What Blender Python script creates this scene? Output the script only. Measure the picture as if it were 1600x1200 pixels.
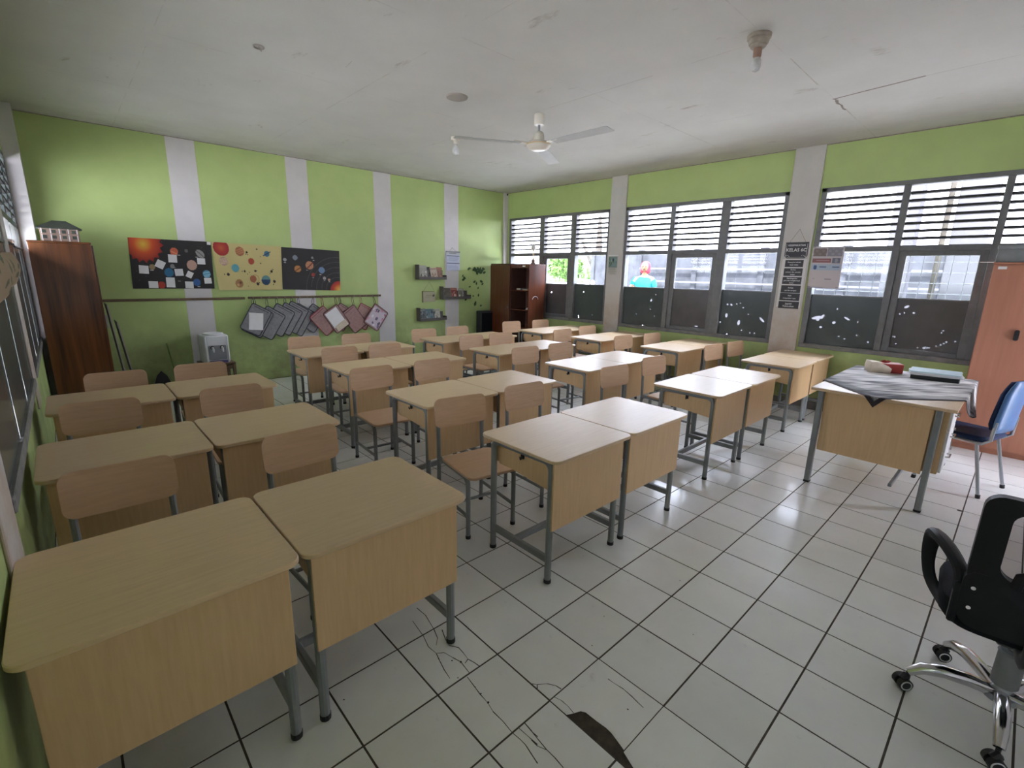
import bpy, bmesh, math, random
import numpy as np
from mathutils import Vector, Matrix, Euler

for o in list(bpy.data.objects):
    bpy.data.objects.remove(o)
SC = bpy.context.scene
COL = SC.collection
rng = random.Random(7)
R = math.radians

# ------------------------------------------------------------------ camera
cam_d = bpy.data.cameras.new('camera')
cam = bpy.data.objects.new('camera', cam_d)
COL.objects.link(cam)
cam.location = (0.3106, 1.3852, 1.6704)
cam.rotation_euler = (1.341282, -0.020716, -0.748546)
cam_d.sensor_fit = 'HORIZONTAL'
cam_d.sensor_width = 36.0
cam_d.lens = 744.976 / 1600 * 36.0
cam_d.clip_start = 0.02
cam_d.clip_end = 400
SC.camera = cam

# ------------------------------------------------------------------ world, exposure
world = bpy.data.worlds.new('overcast_sky')
SC.world = world
world.use_nodes = True
wn = world.node_tree.nodes
wl = world.node_tree.links
bg = wn['Background']
bg.inputs['Color'].default_value = (0.925, 0.95, 1.13, 1)
bg.inputs['Strength'].default_value = 1.0
# standard overcast sky: luminance (1 + 2 sin(elevation)) / 3 of the zenith value
tcw = wn.new('ShaderNodeTexCoord'); sxw = wn.new('ShaderNodeSeparateXYZ'); mrw = wn.new('ShaderNodeMapRange')
mrw.inputs['From Min'].default_value = 0.0; mrw.inputs['From Max'].default_value = 1.0
mrw.inputs['To Min'].default_value = 5.4 / 3; mrw.inputs['To Max'].default_value = 5.4
wl.new(tcw.outputs['Generated'], sxw.inputs[0]); wl.new(sxw.outputs[2], mrw.inputs['Value']); wl.new(mrw.outputs[0], bg.inputs['Strength'])
SC.view_settings.view_transform = 'Standard'
SC.view_settings.look = 'None'
SC.view_settings.gamma = 1
SC.view_settings.use_curve_mapping = False
SC.view_settings.exposure = 2.95
SC.cycles.max_bounces = 10
SC.cycles.diffuse_bounces = 6
SC.cycles.glossy_bounces = 4
SC.cycles.transparent_max_bounces = 12
SC.cycles.caustics_reflective = False
SC.cycles.caustics_refractive = False
SC.cycles.sample_clamp_indirect = 8
try:
    SC.cycles.use_denoising = True
except Exception:
    pass

sun_d = bpy.data.lights.new('sun', 'SUN')
sun_d.energy = 4.0
sun_d.angle = R(3)
sun_d.color = (1.0, .98, .95)
sun = bpy.data.objects.new('sun', sun_d)
COL.objects.link(sun)
sun.rotation_euler = (R(12), R(-38), 0)      # high sun from behind the left roof; the room itself stays in shade

def portal(loc, rot, sx, sy):
    d = bpy.data.lights.new('window_portal', 'AREA')
    d.shape = 'RECTANGLE'
    d.size = sx
    d.size_y = sy
    d.cycles.is_portal = True
    o = bpy.data.objects.new('window_portal', d)
    COL.objects.link(o)
    o.location = loc
    o.rotation_euler = rot

# room constants (metres)
W, D, H = 7.339, 9.152, 3.2546
XL = 0.07
for yc in (7.78, 4.95, 2.12):
    portal((W + 0.30, yc, 2.1), (0, R(90), 0), 1.35, 2.5)
portal((6.27, -.38, 1.05), (R(90), 0, R(180)), .6, 2.1)
portal((XL - .25, .6, 1.05), (0, R(-90), 0), 2.1, .95)
for yc in (7.78, 4.95):
    portal((XL - 0.30, yc, 2.1), (0, R(-90), 0), 1.35, 2.5)

# ------------------------------------------------------------------ mesh builder
class MB:
    def __init__(s):
        s.v = []
        s.f = []
    def add(s, v, f, m=None):
        n = len(s.v)
        if m is not None:
            v = [tuple(m @ Vector(p)) for p in v]
        s.v += [tuple(p) for p in v]
        s.f += [tuple(i + n for i in q) for q in f]
        return s
    def box(s, x0, x1, y0, y1, z0, z1, b=0.0, m=None):
        if b <= 0:
            v = [(x, y, z) for x in (x0, x1) for y in (y0, y1) for z in (z0, z1)]
            f = [(0, 1, 3, 2), (4, 6, 7, 5), (0, 4, 5, 1), (2, 3, 7, 6), (0, 2, 6, 4), (1, 5, 7, 3)]
            return s.add(v, f, m)
        b = min(b, (x1 - x0) * .45, (y1 - y0) * .45, (z1 - z0) * .45)
        v = []
        idx = {}
        for sx in (0, 1):
            for sy in (0, 1):
                for sz in (0, 1):
                    X = (x0, x1)[sx]; Y = (y0, y1)[sy]; Z = (z0, z1)[sz]
                    ix = X + (b if sx == 0 else -b); iy = Y + (b if sy == 0 else -b); iz = Z + (b if sz == 0 else -b)
                    idx[sx, sy, sz, 0] = len(v); v.append((X, iy, iz))
                    idx[sx, sy, sz, 1] = len(v); v.append((ix, Y, iz))
                    idx[sx, sy, sz, 2] = len(v); v.append((ix, iy, Z))
        f = []
        for a in (0, 1):
            f.append(tuple(idx[a, p, q, 0] for p, q in ((0, 0), (1, 0), (1, 1), (0, 1))))
            f.append(tuple(idx[p, a, q, 1] for p, q in ((0, 0), (1, 0), (1, 1), (0, 1))))
            f.append(tuple(idx[p, q, a, 2] for p, q in ((0, 0), (1, 0), (1, 1), (0, 1))))
        for a in (0, 1):
            for c in (0, 1):
                f.append((idx[a, c, 0, 0], idx[a, c, 1, 0], idx[a, c, 1, 1], idx[a, c, 0, 1]))
                f.append((idx[a, 0, c, 0], idx[a, 1, c, 0], idx[a, 1, c, 2], idx[a, 0, c, 2]))
                f.append((idx[0, a, c, 1], idx[1, a, c, 1], idx[1, a, c, 2], idx[0, a, c, 2]))
                for e in (0, 1):
                    f.append((idx[a, c, e, 0], idx[a, c, e, 1], idx[a, c, e, 2]))
        return s.add(v, f, m)
    def tube(s, path, r, n=8, cap=True, closed=False, flat=1.0, m=None):
        P = [Vector(p) for p in path]
        k = len(P)
        rr = r if isinstance(r, (list, tuple)) else [r] * k
        T = []
        for i in range(k):
            a = P[i - 1] if (i > 0 or closed) else P[i]
            b = P[(i + 1) % k] if (i < k - 1 or closed) else P[i]
            t = (b - a)
            T.append(t.normalized() if t.length > 1e-9 else Vector((0, 0, 1)))
        u = T[0].orthogonal().normalized()
        if abs(T[0].z) < .9:
            u = T[0].cross(Vector((0, 0, 1))).normalized()
        v = []
        f = []
        for i in range(k):
            u = (u - T[i] * u.dot(T[i]))
            u = u.normalized() if u.length > 1e-6 else T[i].orthogonal().normalized()
            w = T[i].cross(u)
            for j in range(n):
                a = 2 * math.pi * (j + .5) / n
                v.append(P[i] + u * (math.cos(a) * rr[i]) + w * (math.sin(a) * rr[i] * flat))
        lim = k if closed else k - 1
        for i in range(lim):
            for j in range(n):
                a = i * n + j; b = i * n + (j + 1) % n; c = ((i + 1) % k) * n + (j + 1) % n; d = ((i + 1) % k) * n + j
                f.append((a, b, c, d))
        if cap and not closed:
            f.append(tuple(range(n - 1, -1, -1)))
            f.append(tuple((k - 1) * n + j for j in range(n)))
        return s.add(v, f, m)
    def lathe(s, prof, n=16, c=(0, 0, 0), m=None):
        v = []
        f = []
        k = len(prof)
        for r, z in prof:
            for j in range(n):
                a = 2 * math.pi * j / n
                v.append((c[0] + r * math.cos(a), c[1] + r * math.sin(a), c[2] + z))
        for i in range(k - 1):
            for j in range(n):
                f.append((i * n + j, i * n + (j + 1) % n, (i + 1) * n + (j + 1) % n, (i + 1) * n + j))
        f.append(tuple(range(n - 1, -1, -1)))
        f.append(tuple((k - 1) * n + j for j in range(n)))
        return s.add(v, f, m)
    def prism(s, poly, z0, z1, b=0.0, m=None):
        """polygon in xy, extruded in z, optional small edge chamfer"""
        n = len(poly)
        if b <= 0:
            v = [(p[0], p[1], z0) for p in poly] + [(p[0], p[1], z1) for p in poly]
            f = [tuple(range(n - 1, -1, -1)), tuple(range(n, 2 * n))]
            f += [(i, (i + 1) % n, n + (i + 1) % n, n + i) for i in range(n)]
            return s.add(v, f, m)
        cx = sum(p[0] for p in poly) / n; cy = sum(p[1] for p in poly) / n
        def ins(p):
            d = Vector((p[0] - cx, p[1] - cy)); L = max(d.length, 1e-6)
            return (p[0] - d.x / L * b, p[1] - d.y / L * b)
        q = [ins(p) for p in poly]
        rings = [[(p[0], p[1], z0) for p in q], [(p[0], p[1], z0 + b) for p in poly], [(p[0], p[1], z1 - b) for p in poly], [(p[0], p[1], z1) for p in q]]
        v = sum(rings, [])
        f = [tuple(range(n - 1, -1, -1)), tuple(range(3 * n, 4 * n))]
        for k in range(3):
            f += [(k * n + i, k * n + (i + 1) % n, (k + 1) * n + (i + 1) % n, (k + 1) * n + i) for i in range(n)]
        return s.add(v, f, m)

def rrect(x0, x1, y0, y1, r, n=4):
    out = []
    for cx, cy, a0 in ((x1 - r, y1 - r, 0), (x0 + r, y1 - r, 90), (x0 + r, y0 + r, 180), (x1 - r, y0 + r, 270)):
        for k in range(n + 1):
            a = R(a0 + 90 * k / n)
            out.append((cx + r * math.cos(a), cy + r * math.sin(a)))
    return out

XZ = Matrix(((1, 0, 0, 0), (0, 0, 1, 0), (0, 1, 0, 0), (0, 0, 0, 1)))     # xy polygon -> xz plane
YZ = Matrix(((0, 0, 1, 0), (1, 0, 0, 0), (0, 1, 0, 0), (0, 0, 0, 1)))     # xy polygon -> yz plane (z -> x)

def wloc(o):
    p = Vector((0, 0, 0))
    while o is not None:
        p += o.location
        o = o.parent
    return p

def obj(name, mb, m, parent=None, world=False, loc=None, rot=None, sharp=35):
    me = bpy.data.meshes.new(name)
    v = mb.v
    if world and parent is not None:
        b = wloc(parent)
        v = [(p[0] - b.x, p[1] - b.y, p[2] - b.z) for p in v]
    me.from_pydata(v, [], mb.f)
    me.validate()
    bm = bmesh.new(); bm.from_mesh(me)
    bmesh.ops.recalc_face_normals(bm, faces=bm.faces)
    bm.to_mesh(me); bm.free()
    if sharp:
        me.shade_smooth()
        me.set_sharp_from_angle(angle=R(sharp))
    me.materials.append(m)
    o = bpy.data.objects.new(name, me)
    COL.objects.link(o)
    if parent is not None:
        o.parent = parent
    if loc is not None:
        o.location = loc
    if rot is not None:
        o.rotation_euler = rot
    return o

def tag(o, label, cat, group=None):
    o['label'] = label
    o['category'] = cat
    if group:
        o['group'] = group
    return o

def thing(name, label, cat, loc=(0, 0, 0), rz=0.0, group=None):
    o = bpy.data.objects.new(name, None)
    o.empty_display_size = .1
    COL.objects.link(o)
    o.location = loc
    o.rotation_euler = (0, 0, rz)
    return tag(o, label, cat, group)

def struct(o):
    o['kind'] = 'structure'
    return o

def struct_empty(name, loc=(0, 0, 0)):
    o = bpy.data.objects.new(name, None)
    COL.objects.link(o)
    o.location = loc
    return struct(o)

def dup(o, parent=None):
    c = o.copy()
    COL.objects.link(c)
    if parent is not None:
        c.parent = parent
    for ch in list(o.children):
        dup(ch, c)
    return c

# ------------------------------------------------------------------ materials
def mat(name, col, rough=.5, var=.12, scale=6.0, bump=0.0, metal=0.0, stretch=(1, 1, 1), col2=None, spec=.5, rand=0.0, detail=4, rvar=0.0, coat=0.0):
    m = bpy.data.materials.new(name)
    m.use_nodes = True
    N = m.node_tree.nodes; L = m.node_tree.links
    B = N['Principled BSDF']
    B.inputs['Roughness'].default_value = rough
    B.inputs['Metallic'].default_value = metal
    B.inputs['Specular IOR Level'].default_value = spec
    B.inputs['Coat Weight'].default_value = coat
    B.inputs['Coat Roughness'].default_value = .12
    tc = N.new('ShaderNodeTexCoord')
    mp = N.new('ShaderNodeMapping')
    mp.inputs['Scale'].default_value = stretch
    L.new(tc.outputs['Object'], mp.inputs['Vector'])
    oi = N.new('ShaderNodeObjectInfo')
    ml = N.new('ShaderNodeMath'); ml.operation = 'MULTIPLY'; ml.inputs[1].default_value = 37.0
    L.new(oi.outputs['Random'], ml.inputs[0])
    L.new(ml.outputs[0], mp.inputs['Location'])
    nz = N.new('ShaderNodeTexNoise')
    nz.inputs['Scale'].default_value = scale
    nz.inputs['Detail'].default_value = detail
    nz.inputs['Roughness'].default_value = .6
    L.new(mp.outputs[0], nz.inputs['Vector'])
    cr = N.new('ShaderNodeValToRGB')
    c2 = col2 if col2 else tuple(c * (1 - var) for c in col)
    c1 = col if col2 else tuple(min(1, c * (1 + var)) for c in col)
    cr.color_ramp.elements[0].position = .3
    cr.color_ramp.elements[1].position = .7
    cr.color_ramp.elements[0].color = (*c2, 1)
    cr.color_ramp.elements[1].color = (*c1, 1)
    L.new(nz.outputs['Fac'], cr.inputs['Fac'])
    out = cr.outputs['Color']
    if rand:
        hv = N.new('ShaderNodeHueSaturation')
        mr = N.new('ShaderNodeMapRange')
        mr.inputs['To Min'].default_value = 1 - rand
        mr.inputs['To Max'].default_value = 1 + rand
        L.new(oi.outputs['Random'], mr.inputs['Value'])
        L.new(mr.outputs[0], hv.inputs['Value'])
        L.new(out, hv.inputs['Color'])
        out = hv.outputs['Color']
    L.new(out, B.inputs['Base Color'])
    if rvar:
        mr2 = N.new('ShaderNodeMapRange')
        mr2.inputs['To Min'].default_value = max(0, rough - rvar)
        mr2.inputs['To Max'].default_value = rough + rvar
        L.new(nz.outputs['Fac'], mr2.inputs['Value'])
        L.new(mr2.outputs[0], B.inputs['Roughness'])
    if bump:
        bp = N.new('ShaderNodeBump')
        bp.inputs['Strength'].default_value = bump
        bp.inputs['Distance'].default_value = .01
        L.new(nz.outputs['Fac'], bp.inputs['Height'])
        L.new(bp.outputs[0], B.inputs['Normal'])
    m['out'] = ''
    return m

def mixin(m, col, fac_socket):
    """mix a second colour over the base colour by a mask socket"""
    N = m.node_tree.nodes; L = m.node_tree.links
    B = N['Principled BSDF']
    src = B.inputs['Base Color'].links[0].from_socket
    mx = N.new('ShaderNodeMix'); mx.data_type = 'RGBA'
    L.new(fac_socket, mx.inputs[0])
    L.new(src, mx.inputs[6])
    mx.inputs[7].default_value = (*col, 1)
    L.new(mx.outputs[2], B.inputs['Base Color'])

def stain_noise(m, scale, lo, hi, amount, stretch=(1, 1, 1), off=0.0):
    N = m.node_tree.nodes; L = m.node_tree.links
    tc = N.new('ShaderNodeTexCoord'); mp = N.new('ShaderNodeMapping')
    mp.inputs['Scale'].default_value = stretch
    mp.inputs['Location'].default_value = (off, off * .7, off * 1.3)
    nz = N.new('ShaderNodeTexNoise'); nz.inputs['Scale'].default_value = scale; nz.inputs['Detail'].default_value = 6; nz.inputs['Roughness'].default_value = .65
    L.new(tc.outputs['Object'], mp.inputs['Vector']); L.new(mp.outputs[0], nz.inputs['Vector'])
    mr = N.new('ShaderNodeMapRange'); mr.inputs['From Min'].default_value = lo; mr.inputs['From Max'].default_value = hi
    mr.inputs['To Max'].default_value = amount
    L.new(nz.outputs['Fac'], mr.inputs['Value'])
    return mr.outputs[0]

def coord_band(m, axis, a, b):
    """mask that runs 0 at a to 1 at b along an object axis"""
    N = m.node_tree.nodes; L = m.node_tree.links
    tc = N.new('ShaderNodeTexCoord'); sx = N.new('ShaderNodeSeparateXYZ')
    L.new(tc.outputs['Object'], sx.inputs[0])
    mr = N.new('ShaderNodeMapRange'); mr.inputs['From Min'].default_value = a; mr.inputs['From Max'].default_value = b
    L.new(sx.outputs[axis], mr.inputs['Value'])
    return mr.outputs[0]

def mul(m, a, b, op='MULTIPLY'):
    N = m.node_tree.nodes; L = m.node_tree.links
    x = N.new('ShaderNodeMath'); x.operation = op; x.use_clamp = True
    for i, s in enumerate((a, b)):
        if isinstance(s, (int, float)):
            x.inputs[i].default_value = s
        else:
            L.new(s, x.inputs[i])
    return x.outputs[0]

def line_mask(m, axis, pos, w):
    N = m.node_tree.nodes; L = m.node_tree.links
    tc = N.new('ShaderNodeTexCoord'); sx = N.new('ShaderNodeSeparateXYZ')
    L.new(tc.outputs['Object'], sx.inputs[0])
    a = N.new('ShaderNodeMath'); a.operation = 'SUBTRACT'; L.new(sx.outputs[axis], a.inputs[0]); a.inputs[1].default_value = pos
    b = N.new('ShaderNodeMath'); b.operation = 'ABSOLUTE'; L.new(a.outputs[0], b.inputs[0])
    c = N.new('ShaderNodeMath'); c.operation = 'LESS_THAN'; L.new(b.outputs[0], c.inputs[0]); c.inputs[1].default_value = w
    return c.outputs[0]

def paintmat(name, rough=.6):
    m = bpy.data.materials.new(name); m.use_nodes = True
    N = m.node_tree.nodes; L = m.node_tree.links
    a = N.new('ShaderNodeAttribute'); a.attribute_name = 'ink'
    L.new(a.outputs['Color'], N['Principled BSDF'].inputs['Base Color'])
    N['Principled BSDF'].inputs['Roughness'].default_value = rough
    return m

M = {}
M['wall_green'] = mat('green_wall_paint', (.42, .535, .20), .55, .05, 2.5, bump=.04)
mixin(M['wall_green'], (.20, .22, .09), mul(M['wall_green'], stain_noise(M['wall_green'], 3.0, .30, .65, .8), coord_band(M['wall_green'], 2, 1.1, .35)))
mixin(M['wall_green'], (.22, .21, .10), stain_noise(M['wall_green'], 9.0, .68, .80, .5, off=3))
M['wall_plain'] = mat('lilac_white_paint', (.60, .575, .565), .6, .05, 3, bump=.04)
mixin(M['wall_plain'], (.33, .28, .22), stain_noise(M['wall_plain'], 5.0, .66, .8, .5, off=1))
M['pillar'] = mat('stained_pillar_paint', (.56, .54, .51), .6, .06, 3, bump=.06)
mixin(M['pillar'], (.44, .34, .25), mul(M['pillar'], stain_noise(M['pillar'], 4.0, .3, .6, .9), coord_band(M['pillar'], 2, 1.5, .9)))
M['ceiling'] = mat('aged_ceiling_paint', (.595, .582, .545), .75, .05, 1.4, bump=.08)
cm = M['ceiling']
edge = mul(cm, coord_band(cm, 0, 5.6, 7.0), coord_band(cm, 1, 7.9, 9.0), 'MAXIMUM')
mixin(cm, (.40, .36, .30), mul(cm, edge, stain_noise(cm, 1.2, .35, .65, .38, (1, .6, 1))))
mixin(cm, (.36, .34, .28), mul(cm, coord_band(cm, 1, 8.3, 9.2), stain_noise(cm, 1.6, .4, .6, .55, (1, 2, 1), 4)))
mixin(cm, (.30, .25, .20), stain_noise(cm, 5.5, .64, .76, .8, (1, .35, 1), 2))
band = mul(cm, coord_band(cm, 0, 5.9, 6.75), coord_band(cm, 0, 7.12, 6.9))
mixin(cm, (.36, .31, .27), mul(cm, band, stain_noise(cm, 1.8, .3, .7, .42, (1, .5, 1), 7)))
for ax, ps in ((0, (1.03, 2.555, 4.08, 5.60)), (1, (1.44, 2.925, 4.41, 5.9, 7.39))):
    for p in ps:
        mixin(cm, (.42, .38, .33), mul(cm, line_mask(cm, ax, p, .004), stain_noise(cm, 2.0, .45, .6, .6, off=p)))
M['tile'] = mat('glazed_floor_tile', (.81, .82, .80), .36, .05, 3.0, rand=.05, rvar=.07, detail=6, coat=.4)
mixin(M['tile'], (.30, .29, .25), stain_noise(M['tile'], 7.0, .61, .80, .55))
M['screed'] = mat('dark_cement_bed', (.055, .042, .03), .9, .4, 30, bump=.5)
M['grout'] = mat('dark_grout', (.072, .060, .046), .9, .3, 25, bump=.3)
M['crack'] = mat('crack_dirt', (.06, .052, .042), .9, .3, 40)
M['ceil_crack'] = mat('ceiling_crack_dirt', (.27, .235, .20), .9, .3, 30)
M['desk'] = mat('beech_laminate', (.70, .515, .315), .38, .0, 5.0, stretch=(1, 14, 14), col2=(.63, .455, .27), rand=.03, rvar=.05, coat=.0)
M['panel'] = mat('beech_laminate_panel', (.70, .475, .255), .42, .0, 5.0, stretch=(14, 14, 1), col2=(.63, .415, .215), rand=.03)
M['ply'] = mat('chair_plywood', (.68, .455, .285), .40, .0, 5.0, stretch=(1, 12, 12), col2=(.60, .39, .235), rand=.05)
M['edge'] = mat('panel_edge_band', (.45, .30, .17), .5, .1, 8)
M['tube'] = mat('grey_painted_tube', (.23, .25, .255), .38, .08, 12, metal=.15)
M['cap'] = mat('black_rubber_cap', (.018, .018, .018), .6, .1, 20)
M['black'] = mat('black_plastic', (.014, .014, .016), .45, .1, 20)
M['darkwood'] = mat('brown_veneer_painted_sheen', (.20, .066, .018), .28, .0, 2.0, stretch=(7, 7, .35), col2=(.042, .015, .006), coat=.25)  # light upright streaks put reflected light into the veneer colour
M['redwood'] = mat('red_brown_veneer', (.125, .036, .016), .25, .0, 3.0, stretch=(8, 8, .6), col2=(.085, .024, .011), coat=.5)
M['inside'] = mat('cabinet_inside', (.10, .045, .03), .6, .2, 6)
M['orange'] = mat('faded_orange_veneer', (.46, .20, .125), .45, .0, 3.0, stretch=(6, 6, .5), col2=(.40, .165, .10))
M['slat'] = mat('dark_louvre_timber', (.055, .055, .058), .6, .15, 12, spec=.1)
M['leftwin'] = mat('green_grey_timber', (.065, .080, .077), .5, .15, 12)
M['win'] = mat('grey_window_timber', (.15, .155, .155), .45, .15, 12, bump=.05)
M['sill'] = mat('worn_sill_timber', (.19, .185, .175), .6, .25, 9, bump=.1)
M['white'] = mat('white_plastic', (.74, .75, .77), .35, .03, 6)
M['paper'] = mat('white_paper', (.74, .73, .72), .75, .04, 12)
M['offpaper'] = mat('cream_paper', (.60, .52, .40), .8, .1, 12, bump=.3)
M['chrome'] = mat('chrome', (.62, .62, .63), .16, .04, 10, metal=1.0)
M['satin'] = mat('satin_metal', (.42, .44, .46), .35, .05, 10, metal=.8)
M['fan'] = mat('cream_fan_enamel', (.66, .62, .53), .3, .04, 8)
M['fanmetal'] = mat('aged_fan_blade', (.42, .42, .40), .55, .06, 8)
M['navy'] = mat('navy_vinyl', (.014, .030, .085), .55, .15, 40, bump=.1, spec=.2)
M['blue'] = mat('blue_shell', (.085, .20, .43), .35, .08, 8)
M['mesh_frame'] = mat('office_chair_plastic', (.008, .009, .010), .5, .1, 20, spec=.25)
M['fabric'] = mat('black_fabric', (.008, .009, .011), .85, .2, 120, bump=.3, spec=.15)
M['rail'] = mat('wooden_rail', (.13, .085, .045), .6, .3, 9, stretch=(.6, 6, 6))
M['rope'] = mat('jute_string', (.30, .23, .15), .9, .2, 60)
M['slate'] = mat('grey_board', (.20, .21, .21), .6, .2, 6)
M['gold'] = mat('gold_plating', (.62, .44, .17), .3, .08, 12, metal=.25)
M['red'] = mat('red_card', (.34, .038, .026), .5, .1, 12)
M['pink'] = mat('pink_card', (.72, .36, .33), .6, .08, 12)
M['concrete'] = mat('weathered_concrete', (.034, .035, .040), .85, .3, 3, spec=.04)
M['ground'] = mat('yard_concrete', (.60, .59, .565), .9, .12, 1.5)
M['leafgreen'] = mat('tree_leaf', (.050, .095, .022), .6, .4, 6, spec=.1)
M['bark'] = mat('tree_bark', (.035, .032, .028), .9, .3, 9, bump=.4, spec=.05)
M['decal'] = mat('leaf_decal', (.035, .085, .02), .6, .2, 20)
M['glass'] = bpy.data.materials.new('window_glass')
def build_glass(m, tint=(.93, .96, .97), glos=.06):
    m.use_nodes = True
    N = m.node_tree.nodes; L = m.node_tree.links
    for n in list(N):
        N.remove(n)
    o = N.new('ShaderNodeOutputMaterial'); t = N.new('ShaderNodeBsdfTransparent'); g = N.new('ShaderNodeBsdfGlossy'); x = N.new('ShaderNodeMixShader'); f = N.new('ShaderNodeFresnel')
    f.inputs['IOR'].default_value = 1.45
    ge = N.new('ShaderNodeNewGeometry'); sb = N.new('ShaderNodeMath'); sb.operation = 'SUBTRACT'; sb.use_clamp = True
    L.new(f.outputs[0], sb.inputs[0]); L.new(ge.outputs['Backfacing'], sb.inputs[1])
    t.inputs['Color'].default_value = (*tint, 1); g.inputs['Roughness'].default_value = .03
    L.new(sb.outputs[0], x.inputs[0]); L.new(t.outputs[0], x.inputs[1]); L.new(g.outputs[0], x.inputs[2]); L.new(x.outputs[0], o.inputs[0])
build_glass(M['glass'])
M['clear'] = bpy.data.materials.new('clear_vinyl')
build_glass(M['clear'], (.86, .87, .88))

def painted_glass(name, col):
    """dark paint on glass; where the attribute 'chip' is 1 the paint has flaked off"""
    m = mat(name, col, .22, .10, 5, spec=.5)
    N = m.node_tree.nodes; L = m.node_tree.links
    B = N['Principled BSDF']; o = N['Material Output']
    a = N.new('ShaderNodeAttribute'); a.attribute_name = 'chip'
    t = N.new('ShaderNodeBsdfTransparent'); x = N.new('ShaderNodeMixShader')
    L.new(a.outputs['Fac'], x.inputs[0]); L.new(B.outputs[0], x.inputs[1]); L.new(t.outputs[0], x.inputs[2]); L.new(x.outputs[0], o.inputs[0])
    return m
M['board'] = painted_glass('green_grey_painted_glass', (.068, .085, .083))
M['board2'] = painted_glass('grey_painted_board', (.10, .097, .097))
M['ink'] = paintmat('printed_sheet', .5)
M['inkmatte'] = paintmat('printed_matte', .8)

def vinyl(name, col, tr):
    m = mat(name, col, .3, .15, 30)
    N = m.node_tree.nodes; L = m.node_tree.links
    B = N['Principled BSDF']; o = N['Material Output']
    t = N.new('ShaderNodeBsdfTransparent'); x = N.new('ShaderNodeMixShader'); x.inputs[0].default_value = tr
    L.new(B.outputs[0], x.inputs[1]); L.new(t.outputs[0], x.inputs[2]); L.new(x.outputs[0], o.inputs[0])
    return m
M['bulbglass'] = vinyl('frosted_bulb_glass', (.74, .74, .73), .45)
M['pouch_dark'] = vinyl('smoky_pouch_film', (.30, .30, .31), .30)
M['pouch_red'] = vinyl('rosy_pouch_film', (.46, .27, .25), .30)
M['net'] = vinyl('chair_mesh_net', (.02, .02, .022), .55)
M['pipe_dark'] = mat('dark_piping', (.012, .014, .022), .4, .1, 20)
M['pipe_red'] = mat('red_piping', (.22, .012, .016), .4, .1, 20)
M['pipe_maroon'] = mat('maroon_piping', (.09, .018, .02), .4, .1, 20)

# ------------------------------------------------------------------ painted sheets (flat print as a colour attribute on a fine grid)
def grid_sheet(name, m, nu, nv, place, paint, parent=None, attr='ink', thick=0.0):
    """place(u, v) -> world point (arrays); paint(u, v) -> (n, 3) colours; u, v in 0..1, v from the top"""
    u = np.linspace(0, 1, nu); v = np.linspace(0, 1, nv)
    U, V = np.meshgrid(u, v)
    U = U.ravel(); V = V.ravel()
    P = np.stack(place(U, V), 1)
    if parent is not None:
        P = P - np.array(wloc(parent))
    I = np.arange(nu * nv).reshape(nv, nu)
    F = np.stack([I[:-1, :-1].ravel(), I[1:, :-1].ravel(), I[1:, 1:].ravel(), I[:-1, 1:].ravel()], 1)
    me = bpy.data.meshes.new(name)
    me.from_pydata(P.tolist(), [], F.tolist())
    c = paint(U, V)
    if attr == 'ink':
        a = me.color_attributes.new('ink', 'FLOAT_COLOR', 'POINT')
        a.data.foreach_set('color', np.concatenate([c, np.ones((len(c), 1))], 1).astype(np.float32).ravel())
    else:
        a = me.attributes.new(attr, 'FLOAT', 'POINT')
        a.data.foreach_set('value', c.astype(np.float32))
    me.materials.append(m)
    o = bpy.data.objects.new(name, me)
    COL.objects.link(o)
    if parent is not None:
        o.parent = parent
    if thick:
        md = o.modifiers.new('thickness', 'SOLIDIFY')
        md.thickness = thick
        md.offset = 0
    return o

def srgb(r, g, b):
    f = lambda c: (c / 255 / 12.92) if c / 255 <= .04045 else ((c / 255 + .055) / 1.055) ** 2.4
    return (f(r), f(g), f(b))

class Ink:
    """tiny painter: u, v already scaled to sheet units"""
    def __init__(s, x, y, base):
        s.x = x; s.y = y
        s.c = np.tile(np.array(base, float), (len(x), 1))
    def disc(s, cx, cy, r, col, ry=None, rot=0.0, soft=.0):
        ry = ry or r
        dx = s.x - cx; dy = s.y - cy
        ca, sa = math.cos(rot), math.sin(rot)
        q = ((dx * ca + dy * sa) / r) ** 2 + ((-dx * sa + dy * ca) / ry) ** 2
        k = q < 1
        s.c[k] = col
        return k
    def shade(s, cx, cy, r, cols):
        d = np.hypot(s.x - cx, s.y - cy) / r
        k = d < 1
        cols = np.array(cols)
        t = d[k] * (len(cols) - 1)
        i = np.clip(t.astype(int), 0, len(cols) - 2)
        w = (t - i)[:, None]
        s.c[k] = cols[i] * (1 - w) + cols[i + 1] * w
    def rect(s, x0, x1, y0, y1, col):
        k = (s.x > x0) & (s.x < x1) & (s.y > y0) & (s.y < y1)
        s.c[k] = col
    def band(s, cx, cy, r, ang, off, w, col):
        dx = s.x - cx; dy = s.y - cy
        k = (np.hypot(dx, dy) < r) & (np.abs(-dx * math.sin(ang) + dy * math.cos(ang) - off) < w)
        s.c[k] = col
    def arc(s, cx, cy, r, w, col, a=.5):
        k = np.abs(np.hypot(s.x - cx, s.y - cy) - r) < w
        s.c[k] = s.c[k] * (1 - a) + np.array(col) * a
    def lines(s, x0, x1, y0, y1, n, col, seed=1, fill=.55):
        r = random.Random(seed)
        h = (y1 - y0) / n
        for i in range(n):
            a = r.uniform(0, .18); b = r.uniform(.7, 1)
            s.rect(x0 + (x1 - x0) * a, x0 + (x1 - x0) * b, y0 + h * i + h * (1 - fill) / 2, y0 + h * (i + 1) - h * (1 - fill) / 2, col)

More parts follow.
